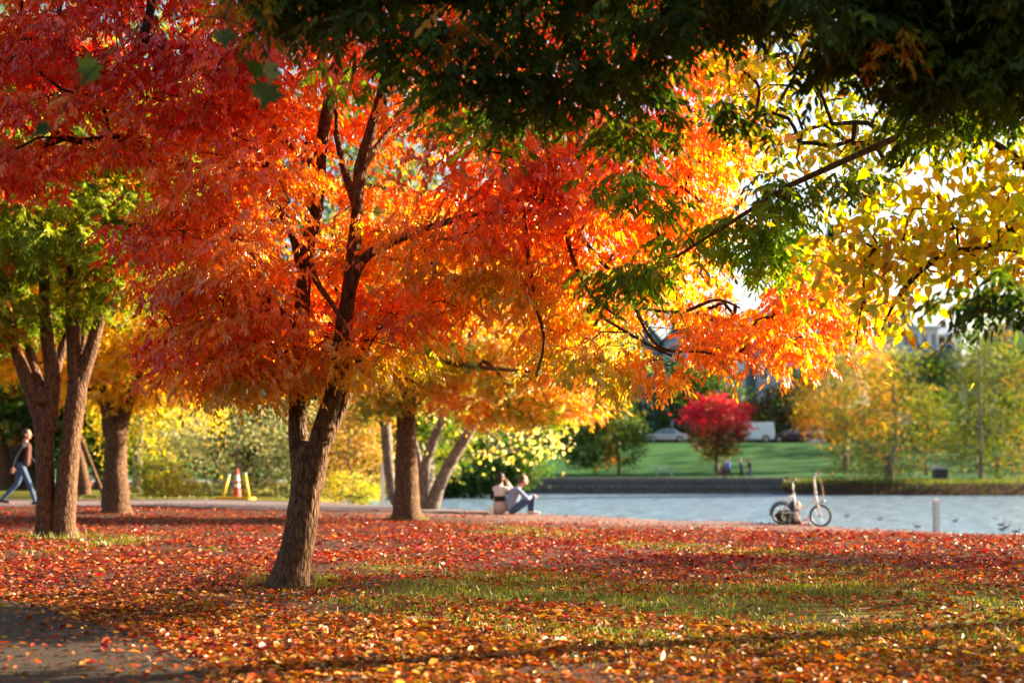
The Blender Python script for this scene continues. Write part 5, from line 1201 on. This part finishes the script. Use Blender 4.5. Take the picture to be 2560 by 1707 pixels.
# ================================================================== BICYCLE
def bicycle():
    M = 1 / 909.0
    cen = BK.copy()
    # bike lies in a plane facing the path; slope of the bank taken from the ground under both wheels
    def gp(u): return g1(cen[0] + u, cen[1])
    z0, z1 = gp(-.42), gp(.42)
    PW = plain('frame_ivory', (.80, .77, .70), .35, .06); BLKR = plain('rubber_black', (.02, .022, .024), .7); SADB = plain('saddle_brown', (.06, .025, .022), .5); CH = plain('chrome', (.34, .34, .34), .5, metal=.8); CAB = plain('cable_tan', (.45, .25, .14), .6); GUARD = plain('chain_dark', (.09, .06, .05), .6)
    r = thing('folding_bicycle', 'ivory folding bicycle with small wheels standing on the lake bank', 'bicycle', (cen[0], cen[1], gp(0)))
    def W(u, v, y=0.0):
        """zoomed photo units -> plane of the bicycle; u right, v down, measured from between the wheels"""
        a = (u - 968) * M; zg = z0 + (z1 - z0) * (a + .42) / .84
        base = 1412 
        return np.array([cen[0] + a, cen[1] + y, zg + (base - v) * M])
    def wheel(u, R):
        c = W(u, 1412 - R / M)
        t = np.linspace(0, 2 * np.pi, 41)
        ring = lambda q: [c + np.array([math.cos(a) * q, 0, math.sin(a) * q]) for a in t]
        mb = MB(); mb.tube(ring(.018), .014, 8, cap=False)
        mb.tube([c - np.array([0, .05, 0]), c + np.array([0, .05, 0])], .014, 10); w = link('wheel', mb.mesh('hub', True), r, CH)
        mb = MB(); mb.tube(ring(R - .021), .021, 10, cap=False); sub('tyre', mb.mesh('tyre', True), w, BLKR)
        mb = MB(); mb.tube(ring(R - .046), .010, 8, cap=False); sub('rim', mb.mesh('rim', True), w, CH)
        mb = MB()
        for i in range(24):
            a = i / 24 * 2 * np.pi; s = .03 if i % 2 else -.03
            mb.tube([c + np.array([math.cos(a + .5 * (1 if i % 4 < 2 else -1)) * .018, s, math.sin(a + .5 * (1 if i % 4 < 2 else -1)) * .018]), c + np.array([math.cos(a) * (R - .05), 0, math.sin(a) * (R - .05)])], .001, 4)
        sub('spoke', mb.mesh('spokes'), w, CH)
        return c
    rc = wheel(590, .240); fc = wheel(1345, .245)
    mb = MB()
    def bar(pts, rad, y=0.0, s=10): mb.tube([W(u, v, y) if not isinstance(u, np.ndarray) else u for u, v in pts], rad, s)
    bar([(845, 1010), (905, 1075), (960, 1085), (1030, 1050), (1120, 985), (1225, 875), (1262, 830)], .024)
    bar([(815, 790), (835, 920), (852, 1060), (860, 1170)], .023)
    bar([(1252, 790), (1268, 870), (1288, 975)], .025)
    for s in (-.055, .055):
        mb.tube([W(1288, 975, s * .5), W(1300, 1020, s), fc + np.array([0, s, 0])], [.016, .015, .010], 8)
        mb.tube([W(812, 810, s * .3), W(720, 900, s), rc + np.array([0, s * 1.1, 0])], .010, 8)
        mb.tube([W(860, 1165, s * .5), W(720, 1160, s), rc + np.array([0, s * 1.1, 0])], .011, 8)
    mb.tube([W(855, 1168, -.06), W(855, 1168, .06)], .026, 10)
    link('frame', mb.mesh('frame', True), r, PW)
    mb = MB(); mb.tube([W(798, 548), W(812, 700), W(818, 800)], .016, 10); mb.box(W(818, 785), (.06, .05, .03)); link('seat_post', mb.mesh('post', True), r, CH)
    mb = MB()
    prof = [(650, 478, .075), (690, 474, .085), (740, 480, .07), (790, 490, .04), (840, 498, .028), (876, 500, .022)]
    v = []; f = []; k = 10
    for u, vv, hw in prof:
        for j in range(k):
            a = j / k * 2 * np.pi; v.append(W(u, vv + 16 - 26 * max(-.5, math.sin(a)), math.cos(a) * hw))
    for i in range(len(prof) - 1):
        for j in range(k): f.append((i * k + j, i * k + (j + 1) % k, (i + 1) * k + (j + 1) % k, (i + 1) * k + j))
    f += [tuple(range(k))[::-1], tuple((len(prof) - 1) * k + j for j in range(k))]
    mb.add(np.array(v), f); link('saddle', mb.mesh('saddle', True), r, SADB)
    mb = MB()
    for s in (-.03, .03): mb.tube([W(700, 520, s), W(740, 548, s), W(800, 545, s), W(840, 520, s)], .005, 6)
    for s in (-.035, .035): mb.tube([W(690 + 4 * q, 505 + 4.5 * q, s + .012 * math.cos(q * 1.6)) for q in range(16)], .005, 5)
    link('saddle_spring', mb.mesh('spring', True), r, CH)
    mb = MB(); mb.tube([W(1256, 775), W(1238, 600), W(1225, 480), W(1240, 430), W(1275, 405)], [.026, .024, .022, .018, .014], 10); mb.box(W(1252, 745), (.06, .05, .045)); link('handlebar_post', mb.mesh('hpost', True), r, PW)
    mb = MB(); mb.tube([W(1262, 345, -.27), W(1268, 372, -.12), W(1275, 405, 0), W(1268, 372, .12), W(1262, 345, .27)], .013, 10); hb = link('handlebar', mb.mesh('hbar', True), r, CH)
    for s in (-1, 1):
        mb = MB(); mb.tube([W(1264, 352, s * .2), W(1260, 335, s * .32)], .018, 10); link('grip', mb.mesh('grip', True), r, BLKR)
        mb = MB(); mb.tube([W(1300, 352, s * .15), W(1325, 360, s * .2), W(1338, 380, s * .26)], .007, 6); link('brake_lever', mb.mesh('lever', True), r, CH)
    for s, e in ((-.08, 900), (.06, 940)):
        mb = MB(); mb.tube([W(1318, 365, s), W(1345, 480, s), W(1395, 640, s * .8), W(1405, 780, s * .5), W(1395, e - 30, s * .3), W(1330, e + 30, 0)], .004, 6); link('brake_cable', mb.mesh('cable', True), r, CAB)
    mb = MB(); mb.tube([W(u, v, -.045) for u, v in ((u_, v_) for u_, v_ in [(855, 1168), (880, 1250), (878, 1320)])], .012, 6); link('crank', mb.mesh('crank'), r, CH)
    mb = MB(); mb.tube([W(855, 1168, .045), W(838, 1080, .045)], .012, 6); link('crank', mb.mesh('crank'), r, CH)
    mb = MB(); mb.box(W(890, 1330, -.10), (.09, .09, .025)); link('pedal', mb.mesh('pedal'), r, BLKR)
    mb = MB(); mb.box(W(838, 1075, .10), (.09, .09, .025)); link('pedal', mb.mesh('pedal'), r, BLKR)
    mb = MB(); t = np.linspace(0, 2 * np.pi, 33); cc = W(855, 1168, -.035); mb.tube([cc + np.array([.075 * math.cos(a), 0, .075 * math.sin(a)]) for a in t], .008, 6, cap=False)
    for q in range(5): mb.tube([cc, cc + np.array([.075 * math.cos(q * 1.257), 0, .075 * math.sin(q * 1.257)])], .007, 5)
    mb.tube([cc + np.array([0, 0, .075]), rc + np.array([0, -.035, .035])], .005, 5); mb.tube([cc - np.array([0, 0, .075]), rc + np.array([0, -.035, -.035])], .005, 5); link('chain', mb.mesh('chain', True), r, GUARD)
    mb = MB()
    for s in (-.026, 0, .026): mb.tube([rc + np.array([math.cos(a) * .262, s, math.sin(a) * .262]) for a in np.linspace(.5, 3.3, 22)], .013, 6)
    link('mudguard', mb.mesh('guard', True), r, BLKR)
    mb = MB(); mb.tube([W(1288, 960, -.03), W(1330, 930, -.05), W(1395, 905, -.05)], .012, 6); mb.ell(W(1405, 900, -.05), (.03, .03, .03)); link('front_lamp', mb.mesh('lamp', True), r, CH)
    mb = MB(); mb.tube([W(740, 1165, -.06), W(700, 1400, -.16)], .009, 6); link('kickstand', mb.mesh('stand', True), r, CH)
    mb = MB()
    for s in (-.05, .05): mb.tube([W(800, 830, s), W(620, 900, s), W(450, 950, s)], .007, 6)
    for u, v in ((620, 900), (540, 922), (455, 948)): mb.tube([W(u, v, -.05), W(u, v, .05)], .006, 6)
    link('rear_rack', mb.mesh('rack', True), r, PW)
bicycle()
# far bicycle beside the dark figure
def far_bike():
    Y = 107.6; x = (2503 - 1280) / F * Y; z = g1(x, Y) + .03
    r = thing('bicycle', 'dark bicycle beside the figure right of the white birch', 'bicycle', (x, Y, z)); t = np.linspace(0, 2 * np.pi, 25)
    for u in (-.5, .5):
        mb = MB(); mb.tube([(x + u + .33 * math.cos(a), Y, z + .34 + .33 * math.sin(a)) for a in t], .025, 6, cap=False)
        for a in t[::3]: mb.tube([(x + u, Y, z + .34), (x + u + .33 * math.cos(a), Y, z + .34 + .33 * math.sin(a))], .004, 4)
        link('wheel', mb.mesh('w', True), r, TYRE)
    mb = MB()
    for a, b in (((-.5, .34), (-.1, .3)), ((-.1, .3), (-.22, .85)), ((-.22, .8), (.36, .82)), ((-.1, .3), (.38, .76)), ((-.5, .34), (-.2, .78)), ((.5, .34), (.34, .95))): mb.tube([(x + a[0], Y, z + a[1]), (x + b[0], Y, z + b[1])], .02, 6)
    link('frame', mb.mesh('f'), r, JACK)
    mb = MB(); mb.ell((x - .22, Y, z + .9), (.14, .07, .035)); link('saddle', mb.mesh('s', True), r, JACK)
    mb = MB(); mb.tube([(x + .34, Y - .28, z + .98), (x + .32, Y, z + .95), (x + .34, Y + .28, z + .98)], .015, 6); link('handlebar', mb.mesh('h', True), r, JACK)
far_bike()

# ================================================================== posts, cone, bin, table, birds
CONE = plain('cone_orange_red', (.62, .05, .03), .5); CONW = plain('reflective_white', (.75, .72, .68), .4); YPL = plain('plastic_yellow', (.7, .48, .03), .5); PSTW = plain('post_white', (.7, .72, .68), .6, .1, 20); PSTG = plain('post_grey', (.42, .53, .58), .6, .15, 15)
def cone(px, py, h, label, Y=None):
    b = G(px, py)
    r = thing('traffic_cone', label, 'traffic cone', b)
    z = b[2]; R = lambda t: .135 * h / .9 * (1 - t) + .03 * t
    mb = MB(); mb.box((b[0], b[1], z + .02), (.36 * h / .9, .36 * h / .9, .04)); link('base', mb.mesh('base'), r, CONE)
    for nm, a, c, m in (('body', 0.04, .40, CONE), ('reflective_band', .40, .50, CONW), ('body', .50, .60, CONE), ('reflective_band', .60, .80, CONW), ('body', .80, 1.0, CONE)):
        mb = MB(); mb.lathe((b[0], b[1], z), [(R(a), a * h), (R(c), c * h)], 20); link(nm, mb.mesh(nm, False), r, m)
cone(592, 1247, .82, 'red and white traffic cone between the two yellow posts')
cone(225, 1216, .55, 'small red and white marker cone behind the twin stemmed tree')
def lean_post(p0, p1, label, group):
    b = G(*p0); t = P(p1[0], p1[1], b[1])
    r = thing('yellow_post', label, 'post', b, group)
    mb = MB(); mb.tube([b - np.array([0, 0, .05]), b + (t - b) * .93], .042, 12); link('post', mb.mesh('post', True), r, YPL)
    mb = MB(); mb.tube([b + (t - b) * .93, t], .046, 12); link('cap', mb.mesh('cap', True), r, PSTG)
lean_post((555, 1244), (573, 1186), 'amber yellow post leaning right beside the traffic cone', 'yellow posts by the traffic cone')
lean_post((624, 1248), (612, 1182), 'bright yellow post leaning left, right of the traffic cone', 'yellow posts by the traffic cone')
def base_ring():
    b = G(583, 1250); mb = MB()
    mb.box((b[0], b[1] + .1, b[2] + .05), (.92, .14, .08), rz=.06); mb.box((b[0] - .45, b[1] + .22, b[2] + .04), (.1, .4, .06), rz=.3); mb.box((b[0] + .42, b[1] + .22, b[2] + .04), (.1, .4, .06), rz=-.3)
    tag(link('barrier_frame', mb.mesh('base'), None, YPL), 'flat yellow plastic frame on the ground around the cone', 'barrier base')
base_ring()
def post(px, py, ptop, wpx, label, cap=True, m=PSTW, name='white_post', Y=None, group=None):
    b = G(px, py) if Y is None else np.array([*P(px, py, Y)[:2], g1(P(px, py, Y)[0], Y)]); t = P(px, ptop, b[1]); h = t[2] - b[2]; w = wpx * b[1] / F
    r = thing(name, label, 'post', b, group)
    mb = MB(); mb.box((b[0], b[1], b[2] + h * .45 - .05), (w, w, h * .9 + .1), rz=.35); o = link('post', mb.mesh('post'), r, m)
    if cap: mb = MB(); mb.box((b[0], b[1], b[2] + h * .95), (w * 1.12, w * 1.12, h * .1), rz=.35, taper=.85); link('cap', mb.mesh('cap'), r, PSTW)
post(2341, 1325, 1247, 13, 'tall grey white wooden post at the right on the bank edge', m=PSTG)
post(957, 1249, 1156, 8, 'slim white post left of the leaning trunks')
post(1228, 1284, 1263, 8, 'short white post left of the seated woman', Y=33.2)
def bin_():
    Y = 107; x = (2345 - 1280) / F * Y; z = g1(x, Y) + .03
    r = thing('park_bin', 'dark square park bin with grey top under the far trees', 'bin', (x, Y, z))
    mb = MB(); mb.box((x, Y, z + .45), (.98, .8, .9)); link('body', mb.mesh('b'), r, PDRK)
    mb = MB(); mb.box((x, Y, z + 1.02), (1.04, .86, .24), taper=.9); link('lid', mb.mesh('l'), r, WGREY)
bin_()
def table():
    Y = 119; x = (1658 - 1280) / F * Y; z = g1(x, Y)
    r = thing('picnic_table', 'pale picnic table on the far lawn', 'picnic table', (x, Y, z))
    mb = MB(); mb.box((x, Y, z + .75), (1.8, .8, .06)); link('table_top', mb.mesh('t'), r, WGREY)
    for s in (-.75, .75): mb = MB(); mb.box((x, Y + s, z + .45), (1.8, .28, .05)); link('seat', mb.mesh('s'), r, WGREY)
    for s in (-.6, .6):
        mb = MB(); mb.tube([(x + s, Y - .7, z), (x + s, Y + .3, z + .72)], .04, 6); mb.tube([(x + s, Y + .7, z), (x + s, Y - .3, z + .72)], .04, 6); mb.tube([(x + s, Y - .8, z + .41), (x + s, Y + .8, z + .41)], .03, 6); link('leg', mb.mesh('g'), r, WGREY)
table()
DUCKM = plain('duck_feathers', (.03, .035, .035), .6); GULLM = plain('gull_feathers', (.75, .75, .75), .6); BILL = plain('bill', (.4, .28, .05), .5)
def duck(px, py, dirx, m, label, s=1.0, lift=0):
    d = ray(np.array(float(px)), np.array(float(py))); t = (-1.5 - CZ) / d[2]; q = d * t
    x, y = q[0], q[1]; z = -1.5
    mb = MB()
    mb.ell((0, 0, .05), (.2, .09, .085)); mb.ell((-.17, 0, .09), (.09, .05, .04)); mb.tube([(.13, 0, .08), (.19, 0, .16), (.2, 0, .21)], [.05, .035, .035], 8); mb.ell((.215, 0, .235), (.052, .04, .042))
    me = mb.mesh('duck'); o = bpy.data.objects.new('tmp', me); COL.objects.link(o); md = o.modifiers.new('r', 'REMESH'); md.mode = 'VOXEL'; md.voxel_size = .012
    nm = bpy.data.meshes.new_from_object(o.evaluated_get(bpy.context.evaluated_depsgraph_get())); bpy.data.objects.remove(o)
    n = len(nm.vertices); c = np.zeros(n * 3, np.float32); nm.vertices.foreach_get('co', c); c = c.reshape(-1, 3) * s
    c[:, 0] *= dirx; c += np.array([x, y, z]); nm.vertices.foreach_set('co', c.ravel()); nm.materials.clear()
    if dirx < 0: nm.flip_normals()
    r = thing('duck' if m is DUCKM else 'gull', label, 'bird', (x, y, z), 'birds on the lake')
    link('body', nm, r, m)
    mb = MB(); mb.box((x + dirx * .285 * s, y, z + .228 * s), (.07 * s, .03 * s, .016 * s)); link('bill', mb.mesh('bill'), r, BILL)
for a in [(2118, 1291, 1, DUCKM, 'dark duck swimming right of the folding bicycle', 1.1), (2200, 1299, 1, DUCKM, 'dark duck midway between bicycle and tall post', .9), (2294, 1318, -1, DUCKM, 'dark duck close to the bank left of the tall post', 1.1), (2388, 1303, 1, DUCKM, 'lone dark duck just right of the tall post', 1.0),
          (2503, 1313, 1, DUCKM, 'upper duck of the cluster near the right edge', 1.2), (2516, 1320, 1, DUCKM, 'right duck of the cluster near the right edge', 1.1), (2506, 1325, 1, DUCKM, 'lower duck of the cluster near the right edge', 1.2), (2541, 1331, 1, DUCKM, 'duck swimming nearest the right edge', 1.2), (2494, 1297, 1, GULLM, 'white gull floating above the duck cluster', 1.2)]:
    duck(*a[:5], a[5] * .5)

# ================================================================== LIGHT, SKY, CAMERA
w = bpy.data.worlds.new('World'); sc.world = w; w.use_nodes = True
nt = w.node_tree; bg = nt.nodes['Background']; sky = nt.nodes.new('ShaderNodeTexSky')
sky.sky_type = 'NISHITA'; sky.sun_disc = False; sky.sun_elevation = SUN_EL; sky.sun_rotation = SUN_AZ; sky.dust_density = 2.5; sky.ozone_density = 1.0
nt.links.new(sky.outputs[0], bg.inputs[0]); bg.inputs[1].default_value = .055
sun = bpy.data.lights.new('sun', 'SUN'); sun.energy = 5.0; sun.angle = math.radians(.53); sun.color = (1, .80, .56)
so = bpy.data.objects.new('sun', sun); COL.objects.link(so); so.rotation_euler = Vector(-SUN).to_track_quat('-Z', 'Y').to_euler()
cam = bpy.data.cameras.new('camera'); co = bpy.data.objects.new('camera', cam); COL.objects.link(co)
co.location = (0, 0, CZ); co.rotation_euler = (math.pi / 2 + PIT, 0, 0)
cam.lens = 50; cam.sensor_width = 36; cam.clip_start = .05; cam.clip_end = 2000
cam.dof.use_dof = True; cam.dof.focus_distance = 12.0; cam.dof.aperture_fstop = 1.4; cam.dof.aperture_blades = 9
sc.camera = co
vs = sc.view_settings; vs.view_transform = 'Standard'; vs.look = 'None'; vs.exposure = 2.5; vs.gamma = 1
sc.render.engine = 'CYCLES'
cy = sc.cycles; cy.max_bounces = 10; cy.diffuse_bounces = 7; cy.glossy_bounces = 2; cy.transmission_bounces = 6; cy.transparent_max_bounces = 4; cy.use_denoising = True
cy.caustics_reflective = False; cy.caustics_refractive = False; cy.sample_clamp_indirect = 6
